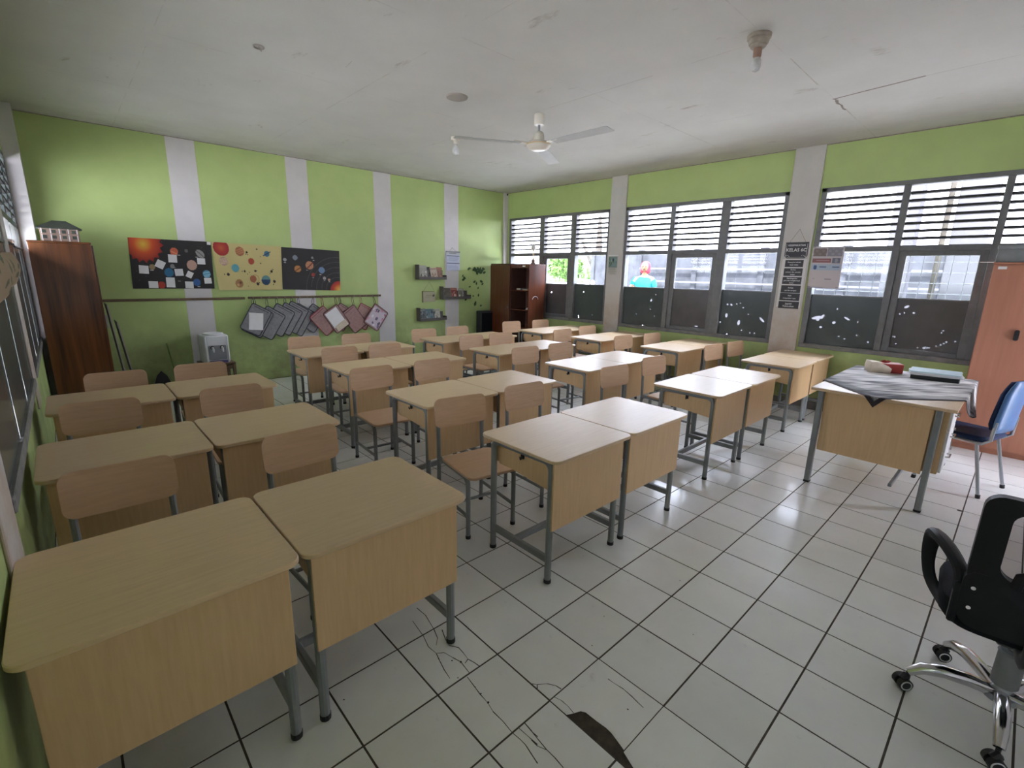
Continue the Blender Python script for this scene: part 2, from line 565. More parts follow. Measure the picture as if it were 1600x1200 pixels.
def text(name, body, m, size, loc, rot, parent=None, align='CENTER', bold=0.0):
    c = bpy.data.curves.new(name, 'FONT')
    c.body = body
    c.size = size
    c.align_x = align
    c.align_y = 'CENTER'
    c.extrude = .0006
    c.offset = bold
    c.resolution_u = 2
    c.materials.append(m)
    tmp = bpy.data.objects.new('tmp_text', c)
    COL.objects.link(tmp)
    me = bpy.data.meshes.new_from_object(tmp.evaluated_get(bpy.context.evaluated_depsgraph_get()))
    bpy.data.objects.remove(tmp)
    o = bpy.data.objects.new(name, me)
    COL.objects.link(o)
    o.rotation_euler = rot
    if parent is not None:
        o.parent = parent
        b = wloc(parent)
        o.location = (loc[0] - b.x, loc[1] - b.y, loc[2] - b.z)
    else:
        o.location = loc
    return o

# ================================================================== SETTING
def sbox(name, boxes, m, parent=None, b=0.0):
    mb = MB()
    for q in boxes:
        mb.box(*q, b=b)
    o = obj(name, mb, m, parent, world=parent is not None)
    if parent is None:
        struct(o)
    return o

TH = .16
# ---- floor: dark cement bed, single tiles, cracks
floor = sbox('floor', [(XL - TH, W + TH, -.15, D + TH, -.10, -.0014)], M['grout'])
T0X, T0Y, TS, GAP = .24, .1728, .32, .0078
cam_m = Matrix.LocRotScale(cam.location, cam.rotation_euler, None).inverted()
def px(p):
    q = cam_m @ Vector(p)
    if q.z > -.05:
        return None
    return (800 + 744.976 * q.x / -q.z, 600 - 744.976 * q.y / -q.z)
cells = []
nx0, nx1 = -1, 23
for i in range(nx0, nx1):
    for j in range(-1, 29):
        x0 = max(T0X + i * TS, XL); x1 = min(T0X + (i + 1) * TS, W)
        y0 = max(T0Y + j * TS, -.12); y1 = min(T0Y + (j + 1) * TS, D)
        if x1 - x0 < .02 or y1 - y0 < .02:
            continue
        c = [px((x, y, 0)) for x, y in ((x0, y0), (x1, y0), (x1, y1), (x0, y1))]
        a = 0
        if all(c) and any(-20 < p[0] < 1620 and -20 < p[1] < 1220 for p in c):
            a = abs(sum(c[k][0] * c[(k + 1) % 4][1] - c[(k + 1) % 4][0] * c[k][1] for k in range(4))) / 2
        cells.append((a, i, j, x0, x1, y0, y1))
cells.sort(reverse=True)
full = MB().box(GAP / 2, TS - GAP / 2, GAP / 2, TS - GAP / 2, -.012, 0)
fulltile = None
rest = MB()
for k, (a, i, j, x0, x1, y0, y1) in enumerate(cells):
    whole = x1 - x0 > TS - .001 and y1 - y0 > TS - .001
    dz = rng.uniform(-.0003, .0003)
    if k < 300 and a > 0:
        if (i, j) == (4, 6):
            mb = MB().prism([(1.522, 2.326), (1.548, 2.312), (1.575, 2.300), (1.586, 2.283), (1.588, 2.23), (1.592, 2.19), (1.590, 2.165), (1.58, 2.13), (1.569, 2.095), (1.838, 2.095), (1.838, 2.411), (1.522, 2.411)], -.012, 0)
            o = obj('tile', mb, M['tile'], floor)
        elif (i, j) == (4, 5):
            mb = MB().prism([(1.522, 1.775), (1.838, 1.775), (1.838, 2.091), (1.562, 2.091), (1.545, 2.05), (1.522, 1.99)], -.012, 0)
            o = obj('tile', mb, M['tile'], floor)
        elif whole:
            if fulltile is None:
                fulltile = obj('tile', full, M['tile'], floor, loc=(x0, y0, dz))
                o = fulltile
            else:
                o = fulltile.copy()
                COL.objects.link(o)
                o.location = (x0, y0, dz)
            o.rotation_euler = (rng.uniform(-.0012, .0012), rng.uniform(-.0012, .0012), 0)
        else:
            o = obj('tile', MB().box(x0 + GAP / 2, x1 - GAP / 2, y0 + GAP / 2, y1 - GAP / 2, -.012, dz), M['tile'], floor)
    else:
        rest.box(x0 + GAP / 2, x1 - GAP / 2, y0 + GAP / 2, y1 - GAP / 2, -.012, dz)
o = obj('far_tiles', rest, M['tile'], floor)
o['kind'] = 'stuff'

def strips(name, lines, z, m, parent, w0, seed=3, up=1):
    r = random.Random(seed)
    mb = MB()
    for L in lines:
        n = len(L)
        for k in range(n - 1):
            a = Vector((*L[k], 0)); b = Vector((*L[k + 1], 0))
            d = (b - a).normalized(); s = Vector((-d.y, d.x, 0))
            wa = w0 * r.uniform(.5, 1.4); wb = w0 * r.uniform(.5, 1.4)
            mb.add([(*(a + s * wa)[:2], z), (*(a - s * wa)[:2], z), (*(b - s * wb)[:2], z), (*(b + s * wb)[:2], z)], [(0, 1, 2, 3)])
    o = obj(name, mb, m, parent, sharp=None)
    o['kind'] = 'stuff'
    return o
CR = [[(1.346, 3.164), (1.331, 3.045), (1.312, 2.973), (1.317, 2.917), (1.346, 2.897), (1.358, 2.848), (1.37, 2.805), (1.365, 2.763), (1.361, 2.728)],
[(1.317, 2.917), (1.306, 2.878), (1.291, 2.818), (1.283, 2.765)],
[(1.412, 2.878), (1.409, 2.836), (1.403, 2.797), (1.379, 2.787)],
[(1.403, 2.797), (1.412, 2.763), (1.416, 2.733)],
[(1.342, 2.723), (1.335, 2.666), (1.329, 2.621), (1.327, 2.573), (1.317, 2.526), (1.318, 2.468), (1.313, 2.413), (1.317, 2.372), (1.317, 2.346), (1.308, 2.304), (1.301, 2.269)],
[(1.42, 3.021), (1.396, 2.957), (1.388, 2.917), (1.412, 2.878)],
[(1.411, 3.23), (1.415, 3.157), (1.392, 3.046), (1.373, 2.989), (1.343, 2.956)],
[(1.375, 2.409), (1.371, 2.366), (1.372, 2.338)],
[(1.344, 2.408), (1.347, 2.364), (1.35, 2.317)],
[(1.522, 2.516), (1.536, 2.499), (1.57, 2.474), (1.59, 2.443), (1.594, 2.418)],
[(1.536, 2.499), (1.52, 2.484)],
[(1.545, 2.411), (1.554, 2.38), (1.554, 2.347), (1.547, 2.312)],
[(1.781, 2.319), (1.782, 2.291), (1.787, 2.246), (1.783, 2.206), (1.772, 2.142)],
[(1.371, 2.37), (1.366, 2.328), (1.361, 2.283), (1.361, 2.241), (1.357, 2.199)],
[(1.346, 2.345), (1.346, 2.313), (1.36, 2.282)]]
strips('crack', CR, .0012, M['crack'], floor, .0016)
chips = MB()
for (x, y, r_) in ((1.329, 2.571, .006), (1.333, 2.621, .004), (1.335, 2.661, .004), (1.37, 2.805, .006), (1.346, 2.837, .004), (1.31, 2.746, .003), (.909, 2.962, .004), (2.638, 2.449, .004), (1.879, 2.48, .003), (5.022, 1.468, .022), (2.08, 2.56, .003), (2.3, 2.2, .003), (1.72, 2.18, .004), (2.45, 2.75, .004)):
    n = 7
    chips.add([(x + r_ * rng.uniform(.6, 1.2) * math.cos(2 * math.pi * k / n), y + r_ * rng.uniform(.6, 1.2) * math.sin(2 * math.pi * k / n), .0013) for k in range(n)], [tuple(range(n))])
o = obj('chipped_spot', chips, M['crack'], floor, sharp=None)
o['kind'] = 'stuff'

obj('dirt_patch', MB().add([(1.521, 2.34, -.0010), (1.60, 2.34, -.0010), (1.60, 2.05, -.0010), (1.521, 1.97, -.0010), (1.56, 2.16, -.0012)], [(0, 4, 1), (1, 4, 2), (2, 4, 3), (3, 4, 0)]), M['screed'], floor, sharp=None)
# ---- walls
ceiling = sbox('ceiling', [(XL - TH, W + TH, -.3, D + TH, H, H + .12)], M['ceiling'])
strips('crack', [[(5.659, 2.937), (5.62, 2.70), (5.59, 2.469), (5.559, 2.275)], [(5.64, 2.93), (5.70, 2.915), (5.80, 2.935), (5.88, 2.92), (6.0, 2.935), (6.06, 2.925)]], H - .0015, M['ceil_crack'], ceiling, .010, 5)
M['seam'] = mat('ceiling_joint', (.47, .44, .39), .8, .2, 8)
strips('seam', [[(5.559, 2.275), (5.55, 2.0), (5.545, 1.75)], [(4.082, 4.94), (4.081, 4.4), (4.084, 3.813)], [(4.5, 2.92), (4.8, 2.925), (5.19, 2.93)], [(5.19, 4.403), (5.8, 4.408), (6.394, 4.41)],
    [(2.229, 5.335), (2.246, 5.488)], [(1.112, 8.398), (1.332, 8.354)], [(6.05, 2.92), (6.4, 2.925)]], H - .0012, M['seam'], ceiling, .004, 6)
wall_back = sbox('wall_back', [(XL - TH, W + TH, D, D + TH, -.1, H)], M['wall_green'])
wall_front = sbox('wall_front', [(XL - TH, 5.95, -.30, -.15, -.1, H), (6.60, W + TH, -.30, -.15, -.1, H), (5.95, 6.60, -.30, -.15, 2.15, H), (5.95, 6.60, -.30, -.15, -.1, 0)], M['wall_plain'])
d2 = struct_empty('added_door_2', (6.27, -.2, 0))  # unseen doorway, added to let daylight onto the floor at the right
obj('frame', MB().box(5.95, 6.00, -.30, -.14, 0, 2.15, b=.004).box(6.55, 6.60, -.30, -.14, 0, 2.15, b=.004).box(6.00, 6.55, -.30, -.14, 2.10, 2.15, b=.004), M['win'], d2, world=True)
l2 = obj('leaf', MB().box(5.96, 6.00, -.90, -.31, .01, 2.09, b=.004), M['win'], d2, world=True)
obj('handle', MB().tube([(6.00, -.83, 1.0), (6.04, -.83, 1.0), (6.04, -.73, 1.0)], .01, 8), M['chrome'], l2, world=True)
# white painted stripes (flat pilasters) on the back wall
k = 1
for x0, x1 in ((1.530, 1.845), (2.965, 3.275), (4.350, 4.665), (5.765, 6.09)):
    sbox('trim_%d' % k, [(x0, x1, D - .004, D, 0, H)], M['wall_plain'], b=.001)
    k += 1
sbox('trim_%d' % k, [(7.235, W, D - .05, D, 0, H)], M['wall_plain'], b=.003); k += 1        # right back corner
sbox('trim_%d' % k, [(XL, .20, 8.86, D, 0, H)], M['wall_plain'], b=.003); k += 1            # left back corner
# window walls: right (x = W) and left (x = XL); three bays of windows between pillars
ZS, ZT = .80, 2.755
RB = [(6.50, 9.05), (3.735, 6.215), (.90, 3.38)]
LB = [(6.50, 8.86), (3.70, 6.20)]
def side_wall(name, x0, x1, bays, y_lo, m):
    bx = [(x0, x1, y_lo, D, -.1, ZS), (x0, x1, y_lo, D, ZT, H)]
    ys = sorted([y_lo, D] + [v for b in bays for v in b])
    for a, b in zip(ys[0::2], ys[1::2]):
        bx.append((x0, x1, a, b, ZS, ZT))
    return sbox(name, bx, m)
wall_right = side_wall('wall_right', W, W + TH, RB, -.15, M['wall_green'])
wall_left = side_wall('wall_left', XL - TH, XL, LB, 1.10, M['wall_green'])
sbox('wall_left_front', [(XL - TH, XL, -.15, .12, -.1, H), (XL - TH, XL, .12, 1.10, 2.15, H), (XL - TH, XL, .12, 1.10, -.1, 0)], M['wall_green'])
door = struct_empty('added_door_1', (XL, .6, 0))  # unseen doorway left ajar, added to light the desk fronts from behind
obj('frame', MB().box(XL - TH, XL + .005, .12, .17, 0, 2.15, b=.004).box(XL - TH, XL + .005, 1.05, 1.10, 0, 2.15, b=.004).box(XL - TH, XL + .005, .17, 1.05, 2.10, 2.15, b=.004), M['win'], door, world=True)
leaf_ = obj('leaf', MB().box(-.04, 0, 0, .87, .01, 2.09, b=.004, m=Matrix.Translation((XL - TH, .17, 0)) @ Matrix.Rotation(R(22), 4, 'Z')), M['win'], door, world=True)
obj('handle', MB().tube([(0, .80, 1.0), (.04, .80, 1.0), (.04, .70, 1.0)], .01, 8, m=Matrix.Translation((XL - TH, .17, 0)) @ Matrix.Rotation(R(22), 4, 'Z')), M['chrome'], leaf_, world=True)
for y0, y1 in ((6.205, 6.51), (3.40, 3.735)):
    sbox('trim_%d' % k, [(W - .03, W, y0, y1, .62, H)], M['pillar'], b=.004); k += 1
for y0, y1 in ((6.20, 6.50), (3.38, 3.70)):
    sbox('trim_%d' % k, [(XL, XL + .012, y0, y1, .62, H)], M['pillar'], b=.004); k += 1
# dark open joints between ceiling and walls
sbox('trim_%d' % k, [(W - .006, W, 0, D, H - .010, H)], M['ceil_crack']); k += 1
sbox('trim_%d' % k, [(.2, W, D - .006, D, H - .008, H)], M['ceil_crack']); k += 1
# stepped plinth of the right wall, under the sill
sbox('baseboard_right', [(W - .02, W, 0, D, 0, .10)], M['sill'], b=.004)
sbox('baseboard_back', [(XL, W, D - .008, D, 0, .09)], M['wall_green'], b=.002)

# ---- windows
def chips_paint(spots, ya, yb, za, zb):
    def paint(U, V):
        y = yb + (ya - yb) * U; z = zb + (za - zb) * V
        c = np.zeros(len(U))
        for (cy, cz, ry, rz, an) in spots:
            dy = y - cy; dz = z - cz
            q = ((dy * math.cos(an) + dz * math.sin(an)) / ry) ** 2 + ((-dy * math.sin(an) + dz * math.cos(an)) / rz) ** 2
            c = np.maximum(c, np.clip((1.25 - q) * 3, 0, 1))
        return c
    return paint
E0 = lambda L_, r=.009: [(y, z, r * rng.uniform(.6, 1.2), r * rng.uniform(.6, 1.2), 0) for y, z in L_]
CHIPS = [
  (4.381, 1.286, .012, .012, 0), (4.325, 1.285, .016, .011, .5), (4.378, 1.128, .016, .028, 0), (4.191, 1.039, .018, .034, .1), (3.885, 1.105, .042, .012, .75),
] + E0([(4.202, 1.313), (4.155, 1.253), (4.075, 1.165), (4.138, .933), (4.338, .863), (4.456, 1.024), (3.959, .911), (4.25, 1.3), (4.02, .91)], .0075) + [
  (5.628, 1.277, .010, .020, .4)] + E0([(5.551, 1.37), (5.887, 1.035), (5.63, 1.131), (5.752, .858), (5.547, 1.025)], .008) + [
  (4.817, .928, .026, .007, 0),
  (3.223, 1.188, .055, .019, -.25), (3.21, 1.18, .02, .03, 0), (3.165, 1.205, .014, .030, .5), (3.029, 1.142, .018, .014, -.5), (3.164, 1.074, .014, .011, 0), (2.899, 1.203, .034, .010, .5)] + E0([(3.017, 1.312), (2.782, 1.17), (2.888, .952), (2.643, .941), (2.767, 1.008), (2.953, .976)], .008) + [
  (2.345, 1.383, .022, .012, -.6), (2.104, .94, .028, .010, -.2), (1.834, 1.141, .011, .015, 0)] + E0([(2.395, 1.299), (2.356, 1.311), (2.272, 1.317), (2.399, 1.034), (2.415, 1.034), (2.374, .953), (1.872, 1.04), (1.943, 1.024), (1.961, 1.005), (1.984, .987), (2.02, .972), (2.075, .944), (2.173, .931), (1.99, 1.146), (2.0, 1.12)], .008) + [
  (7.837, 1.309, .012, .010, 0), (7.826, .896, .03, .008, 0)] + E0([(7.039, 1.353), (6.811, .947), (7.137, .908), (7.13, .88), (7.4, .9)], .008)

def build_window(num, xw, out, y0, y1, mull, sash, chips=True, grille=False, pd=.036, wm='win', zglass=1.475, f0=-.008):
    """timber window; xw inner wall face, out = +1 or -1 towards outdoors"""
    root = struct_empty('window_%d' % num, (xw, y0, ZS))
    def X(a, b):
        p, q = xw + out * a, xw + out * b
        return (min(p, q), max(p, q))
    F0, F1 = f0, .105
    zs0, zs1 = ZS + .055, ZT - .05
    zt0, zt1 = 2.0, 2.06
    ft = .06
    mb = MB()
    xa, xb = X(F0, F1)
    mb.box(xa, xb, y0, y0 + ft, ZS, ZT, b=.004).box(xa, xb, y1 - ft, y1, ZS, ZT, b=.004).box(xa, xb, y0, y1, ZT - .05, ZT, b=.004)
    obj('frame', mb, M[wm], root, world=True)
    xa2, xb2 = X(-.02, F1)
    obj('sill', MB().box(xa2, xb2, y0, y1, ZS, ZS + .055, b=.006), M['sill'], root, world=True)
    bays = []
    ys = [y0 + ft] + [v for m_ in mull for v in m_] + [y1 - ft]
    for a, b in zip(ys[0::2], ys[1::2]):
        bays.append((a, b))
    for a, b in mull:
        obj('mullion', MB().box(xa, xb, a, b, zs0, zs1, b=.004), M[wm], root, world=True)
    for n, (a, b) in enumerate(bays):
        big = n in sash
        obj('transom', MB().box(xa, xb, a, b, zt0, zt1, b=.004), M[wm], root, world=True)
        # louvre slats above the transom
        ns = 7
        for q in range(ns):
            z = zt1 + (zs1 - zt1) * (q + 1) / (ns + 1) - .004
            xs, xe = X(.005, .10)
            sl = MB().box(xs, xe, a, b, z - .0130, z + .0130, b=.002)
            obj('slat', sl, M['slat'], root, world=True)
        zg = zglass + (.012 if n == 0 else 0)
        if big:
            sx, se = X(.015, .06)
            s_ = MB()
            s_.box(sx, se, a - .001, a + .07, zs0, zt0, b=.004).box(sx, se, b - .07, b + .001, zs0, zt0, b=.004).box(sx, se, a + .07, b - .07, zt0 - .055, zt0, b=.004).box(sx, se, a + .07, b - .07, zs0, zs0 + .05, b=.004)
            obj('sash', s_, M['win'], root, world=True)
            ga, gb, gt, gz = a + .07, b - .07, zt0 - .055, zs0 + .05
        else:
            ga, gb, gt, gz = a, b, zt0, zs0
        gx, ge = X(pd, pd + .005)
        obj('pane', MB().box(gx, ge, ga, gb, zg, gt), M['glass'], root, world=True)
        # painted lower pane
        sp = [c for c in CHIPS if ga < c[0] < gb] if chips else []
        xm = xw + out * (pd + .002)
        hi = bool(sp)
        nu = 130 if hi else 3
        nv = 120 if hi else 3
        grid_sheet('painted_pane', M['board2'] if big else M['board'], nu, nv, lambda U, V, ga=ga, gb=gb, gz=gz, zg=zg: (np.full(len(U), xm), gb + (ga - gb) * U, zg + (gz - zg) * V), chips_paint(sp, ga, gb, gz, zg), root, attr='chip')
        obj('glazing_bead', MB().box(*X(pd - .008, pd + .014), ga, gb, zg - .007, zg + .007), M[wm], root, world=True)
        if grille:
            xg = xw + out * .16
            yy = a + .03
            while yy < b:
                obj('grille_bar', MB().tube([(xg, yy, zg - .05), (xg, yy, zt0 + .02)], .0035, 6), M['tube'], root, world=True)
                yy += .125
            for q in range(5):
                z = zg + .06 + q * .115
                obj('grille_bar', MB().tube([(xg + .007, a, z), (xg + .007, b, z)], .0035, 6), M['tube'], root, world=True)
    return root
build_window(1, W, 1, 6.50, 9.05, [(7.255, 7.375), (8.05, 8.168)], (1,))
build_window(2, W, 1, 3.735, 6.215, [(4.478, 4.605), (5.316, 5.391)], (1,))
build_window(3, W, 1, .90, 3.38, [(1.706, 1.765), (2.508, 2.575)], (1,), grille=True)
build_window(4, XL, -1, 6.50, 8.86, [(7.25, 7.33), (8.05, 8.13)], (), chips=False, pd=-.004, wm='leftwin', zglass=1.80, f0=-.001)
build_window(5, XL, -1, 3.70, 6.20, [(4.48, 4.56), (5.32, 5.40)], (), chips=False, pd=-.004, wm='leftwin', zglass=1.80, f0=-.001)

# ---- outdoors
ground = sbox('ground', [(W + TH, 45, -25, 60, -.1, .15), (-45, XL - TH, -25, 60, -.1, .15), (XL - TH, W + TH, -25, -.31, -.1, .0)], M['ground'])
sbox('roof', [(XL - 1.7, XL - TH - .02, -2, D + 1.5, 2.98, 3.12), (XL - TH - .02, W + .9, -2, D + 1.5, H + .14, H + .30)], M['concrete'])  # out of view; the low left eave is added to cut sky light
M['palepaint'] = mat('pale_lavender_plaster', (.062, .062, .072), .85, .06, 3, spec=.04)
perim = struct_empty('wall_perimeter', (13, 3, 0))
for q in range(10):
    y0 = -6.0 + q * 1.72
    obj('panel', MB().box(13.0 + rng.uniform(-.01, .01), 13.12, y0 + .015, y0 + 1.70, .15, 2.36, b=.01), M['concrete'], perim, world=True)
for q in range(11):
    y0 = -6.0 + q * 1.72
    obj('post', MB().box(12.95, 13.15, y0 - .07, y0 + .07, .15, 2.40, b=.01), M['concrete'], perim, world=True)
for z in (1.5, 1.85):
    obj('rail', MB().box(12.85, 12.9, -6, 9.4, z, z + .04), M['palepaint'], perim, world=True)
# (outdoor posts)
yard = struct_empty('pillar_outside', (10, 2.3, 0))
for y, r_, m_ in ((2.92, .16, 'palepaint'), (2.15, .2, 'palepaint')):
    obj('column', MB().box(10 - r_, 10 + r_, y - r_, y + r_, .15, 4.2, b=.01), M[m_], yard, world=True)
obj('pipe', MB().tube([(9.7, 2.42, .15), (9.7, 2.42, 4.2)], .035, 10), M['bark'], yard, world=True)
fence = thing('yard_fence', 'white rail fence with thin bars outside beyond the far window', 'fence', (15, 13, .15))
for q in range(26):
    y = 10.0 + q * .28
    obj('bar', MB().tube([(15, y, .15), (15, y, 1.95)], .02, 6), M['white'], fence, world=True)
for z in (.7, 1.28, 1.42, 1.9):
    obj('rail', MB().box(14.97, 15.03, 9.8, 17.2, z, z + .06, b=.005), M['white'], fence, world=True)

def leaf_cloud(cx, cy, cz, rx, ry, rz, n, s, seed):
    r = random.Random(seed)
    mb = MB()
    for _ in range(n):
        while True:
            p = Vector((r.uniform(-1, 1), r.uniform(-1, 1), r.uniform(-1, 1)))
            if .35 < p.length < 1:
                break
        c = Vector((cx + p.x * rx, cy + p.y * ry, cz + p.z * rz))
        e = Euler((r.uniform(0, 6.3), r.uniform(0, 6.3), r.uniform(0, 6.3))).to_matrix()
        v = [c + e @ Vector(q) * s for q in ((-.5, 0, 0), (0, -.25, .05), (.6, 0, 0), (0, .25, .05))]
        mb.add([tuple(q) for q in v], [(0, 1, 2, 3)])
    return mb
def tree(loc, h, crown, label, lean, seed):
    t = thing('tree', label, 'tree', loc, group=None)
    x, y, z = loc
    mb = MB().tube([(x, y, z), (x + lean * .3, y + .05, z + h * .35), (x + lean, y - .05, z + h * .7), (x + lean * 1.3, y, z + h)], [.17, .14, .11, .05], 10)
    mb.tube([(x + lean * .4, y, z + h * .4), (x + lean * .6 + .2, y - .6, z + h * .75)], [.09, .04], 8)
    mb.tube([(x + lean * .4, y, z + h * .45), (x + lean * .6, y + .7, z + h * .8)], [.08, .04], 8)
    obj('trunk', mb, M['bark'], t, world=True)
    for q, (dx, dy, dz, rr) in enumerate(crown):
        o = obj('foliage', leaf_cloud(x + dx, y + dy, z + dz, rr, rr, rr * .7, 900, .16, seed + q), M['leafgreen'], t, world=True, sharp=None)
        o['kind'] = 'stuff'
    return t
tree((13.6, 11.6, .15), 3.4, [(.2, 1.5, 1.75, .7), (.1, -.9, 1.95, .45)], 'leafy tree with forked trunk outside beyond the far window', .1, 11)
tree((17.5, 16.2, .15), 2.2, [(0, 0, 1.5, 1.2), (-.3, -1.7, 1.2, .9)], 'low bushy light green tree behind the white yard fence', .1, 41)

# ================================================================== PUPILS' DESKS AND CHAIRS
def make_desk():
    w, d, h = .685, .612, .742
    t = bpy.data.objects.new('school_desk', None)
    COL.objects.link(t)
    obj('tabletop', MB().prism(rrect(-w / 2, w / 2, -d / 2, d / 2, .045, 5), h - .019, h, b=.003), M['desk'], t)
    obj('front_panel', MB().box(-.309, .309, -.263, -.251, .325, h - .019, b=.002), M['panel'], t)
    for s in (-1, 1):
        o = obj('side_panel', MB().prism([(-.245, h - .02), (-.245, .53), (.225, .575), (.225, h - .02)], -.006, .006, m=Matrix.Translation((s * .270, 0, 0)) @ YZ), M['panel'], t)
        hk = MB().box(s * .276 if s > 0 else -.288, .288 if s > 0 else -.276, -.012, .012, .655, .695, b=.003)
        hk.tube([(s * .285, 0, .66), (s * .30, 0, .655), (s * .304, 0, .672)], .004, 6)
        obj('bag_hook', hk, M['black'], o)
    obj('shelf', MB().box(-.264, .264, -.24, .215, .555, .567), M['panel'], t)
    for s in (-1, 1):
        x = s * .292
        for e in (-1, 1):
            y = e * .232
            p = [(x, y, 0.012), (x, y, .655)]
            for k in range(1, 6):
                a = R(90 * k / 5)
                p.append((x, y - e * .05 * (1 - math.cos(a)), .655 + .05 * math.sin(a)))
            p.append((x, 0, .705))
            o = obj('leg', MB().tube(p, .0188, 10), M['tube'], t)
            obj('foot_cap', MB().tube([(x, y, 0), (x, y, .022)], .0208, 10), M['cap'], o)
        obj('side_stretcher', MB().box(x - .014, x + .014, -.225, .225, .120, .160, b=.005), M['tube'], t)
    obj('cross_stretcher', MB().box(-.285, .285, .028, .056, .120, .160, b=.005), M['tube'], t)
    return t

def make_chair():
    t = bpy.data.objects.new('school_chair', None)
    COL.objects.link(t)
    obj('seat', MB().prism(rrect(-.198, .198, -.295, .135, .05, 5), .425, .443, b=.004), M['ply'], t)
    # slightly dished backrest plate
    mb = MB()
    pl = rrect(-.2, .2, -.1, .1, .045, 5)
    n = len(pl)
    def bow(p, dz):
        return (p[0], dz - .012 * (1 - (p[0] / .2) ** 2) * 0 + .016 * (1 - (p[0] / .2) ** 2) + .10 * p[1], p[1])
    vs = []
    fs = []
    # grid plate clipped to the rounded outline: rings towards the centre
    rings = [1, .75, .4]
    for side in (0, 1):
        base = len(vs)
        for r_ in rings:
            for p in pl:
                q = (p[0] * r_, p[1] * r_)
                vs.append(bow(q, -.006 if side == 0 else .006))
        vs.append(bow((0, 0), -.006 if side == 0 else .006))
        for k in range(len(rings) - 1):
            for i in range(n):
                f = (base + k * n + i, base + k * n + (i + 1) % n, base + (k + 1) * n + (i + 1) % n, base + (k + 1) * n + i)
                fs.append(f)
        for i in range(n):
            fs.append((base + (len(rings) - 1) * n + i, base + (len(rings) - 1) * n + (i + 1) % n, base + len(rings) * n))
    off = len(rings) * n + 1
    for i in range(n):
        fs.append((i, (i + 1) % n, off + (i + 1) % n, off + i))
    mb.add(vs, fs, Matrix.Translation((0, .205, .725)))
    obj('backrest', mb, M['ply'], t)
    for s in (-1, 1):
        x = s * .172
        p = [(x, -.215, .012), (x, -.215, .36)]
        for k in range(1, 6):
            a = R(90 * k / 5)
            p.append((x, -.215 + .05 * (1 - math.cos(a)), .36 + .05 * math.sin(a)))
        p.append((x, .19, .41))
        o = obj('leg', MB().tube(p, .0150, 8), M['tube'], t)
        obj('foot_cap', MB().tube([(x, -.215, 0), (x, -.215, .022)], .017, 8), M['cap'], o)
        o = obj('leg', MB().tube([(x, .215, .012), (x, .203, .42), (x, .210, .62), (x, .226, .79)], .0145, 8), M['tube'], t)
        obj('foot_cap', MB().tube([(x, .215, 0), (x, .215, .022)], .0165, 8), M['cap'], o)
        obj('side_stretcher', MB().tube([(x, -.21, .15), (x, .205, .15)], .0115, 6), M['tube'], t)
    obj('cross_stretcher', MB().tube([(-.16, 0, .15), (.16, 0, .15)], .0115, 6), M['tube'], t)
    obj('back_stretcher', MB().tube([(-.16, .2, .385), (.16, .2, .385)], .009, 6), M['tube'], t)
    return t

desk0 = make_desk()
chair0 = make_chair()
PAIRS = {  # left edge x, front edge y of each pair of desks
 (1, 1): (.082, 2.855), (1, 2): (.106, 4.175), (1, 3): (.130, 5.44),
 (2, 1): (2.015, 2.86), (2, 2): (2.065, 4.12), (2, 3): (2.11, 5.49), (2, 4): (2.13, 6.57),
 (3, 1): (4.03, 2.93), (3, 2): (3.985, 4.21), (3, 3): (3.925, 5.45), (3, 4): (3.93, 6.59),
 (4, 1): (5.955, 2.945), (4, 2): (5.93, 4.27), (4, 3): (5.88, 5.46), (4, 4): (5.82, 6.55)}
CHAIRS = {  # backrest centre x, top y, turn in degrees
 (1, 1): ((.375, 3.975, -1), (1.134, 3.945, 3)), (1, 2): ((.385, 5.31, -6), (1.108, 5.245, -3)), (1, 3): ((.531, 6.33, -5), (1.122, 6.352, -3)),
 (2, 1): ((2.236, 3.985, -9), (2.866, 3.99, -4)), (2, 2): ((2.243, 5.315, -4), (2.883, 5.305, -4)), (2, 3): ((2.48, 6.535, -4), (3.009, 6.49, -5)), (2, 4): ((2.48, 7.60, -4), (3.14, 7.53, -3)),
 (3, 1): ((4.08, 3.995, -5), (4.877, 4.05, -6)), (3, 2): ((4.21, 5.35, -6), (4.81, 5.33, -6)), (3, 3): ((4.34, 6.545, -2), (4.863, 6.52, -8)), (3, 4): ((4.20, 7.51, -8), (4.83, 7.525, -6)),
 (4, 1): ((6.36, 4.08, -7), (6.92, 4.03, -7)), (4, 2): ((6.15, 5.31, -5), (6.755, 5.21, -6)), (4, 3): ((5.98, 6.32, -4), (6.715, 6.41, -6)), (4, 4): ((6.11, 7.64, -6), (6.79, 7.575, -6))}
ROWN = {1: 'first', 2: 'second', 3: 'third', 4: 'last'}
COLN = {1: 'beside the left wall', 2: 'second from the left wall', 3: 'third from the left wall', 4: 'along the right windows'}
first = True
for (c, r_), (x, y) in PAIRS.items():
    for s, sn in ((0, 'left'), (1, 'right')):
        d_ = desk0 if first else dup(desk0)
        if first:
            d_.name = 'school_desk'
        d_.location = (x + .3425 + s * .692, y + .306 + (s * rng.uniform(-.004, .006)), 0)
        d_.rotation_euler = (0, 0, R(rng.uniform(-.35, .35)))
        rn = 'last' if (c == 1 and r_ == 3) else ROWN[r_]
        tag(d_, '%s beech desk of the pair in the %s row, column %s' % (sn, rn, COLN[c]), 'desk', 'beech school desks in pairs')
        cx, cy, an = CHAIRS[c, r_][s]
        h_ = chair0 if first else dup(chair0)
        a = R(an)
        # backrest top sits at local (0, .23)
        h_.location = (cx + .012 + math.sin(a) * .225, cy - math.cos(a) * .225, 0)
        h_.rotation_euler = (0, 0, a)
        tag(h_, 'plywood chair behind the %s desk, %s row, column %s' % (sn, rn, COLN[c]), 'chair', 'plywood school chairs behind the desks')
        first = False

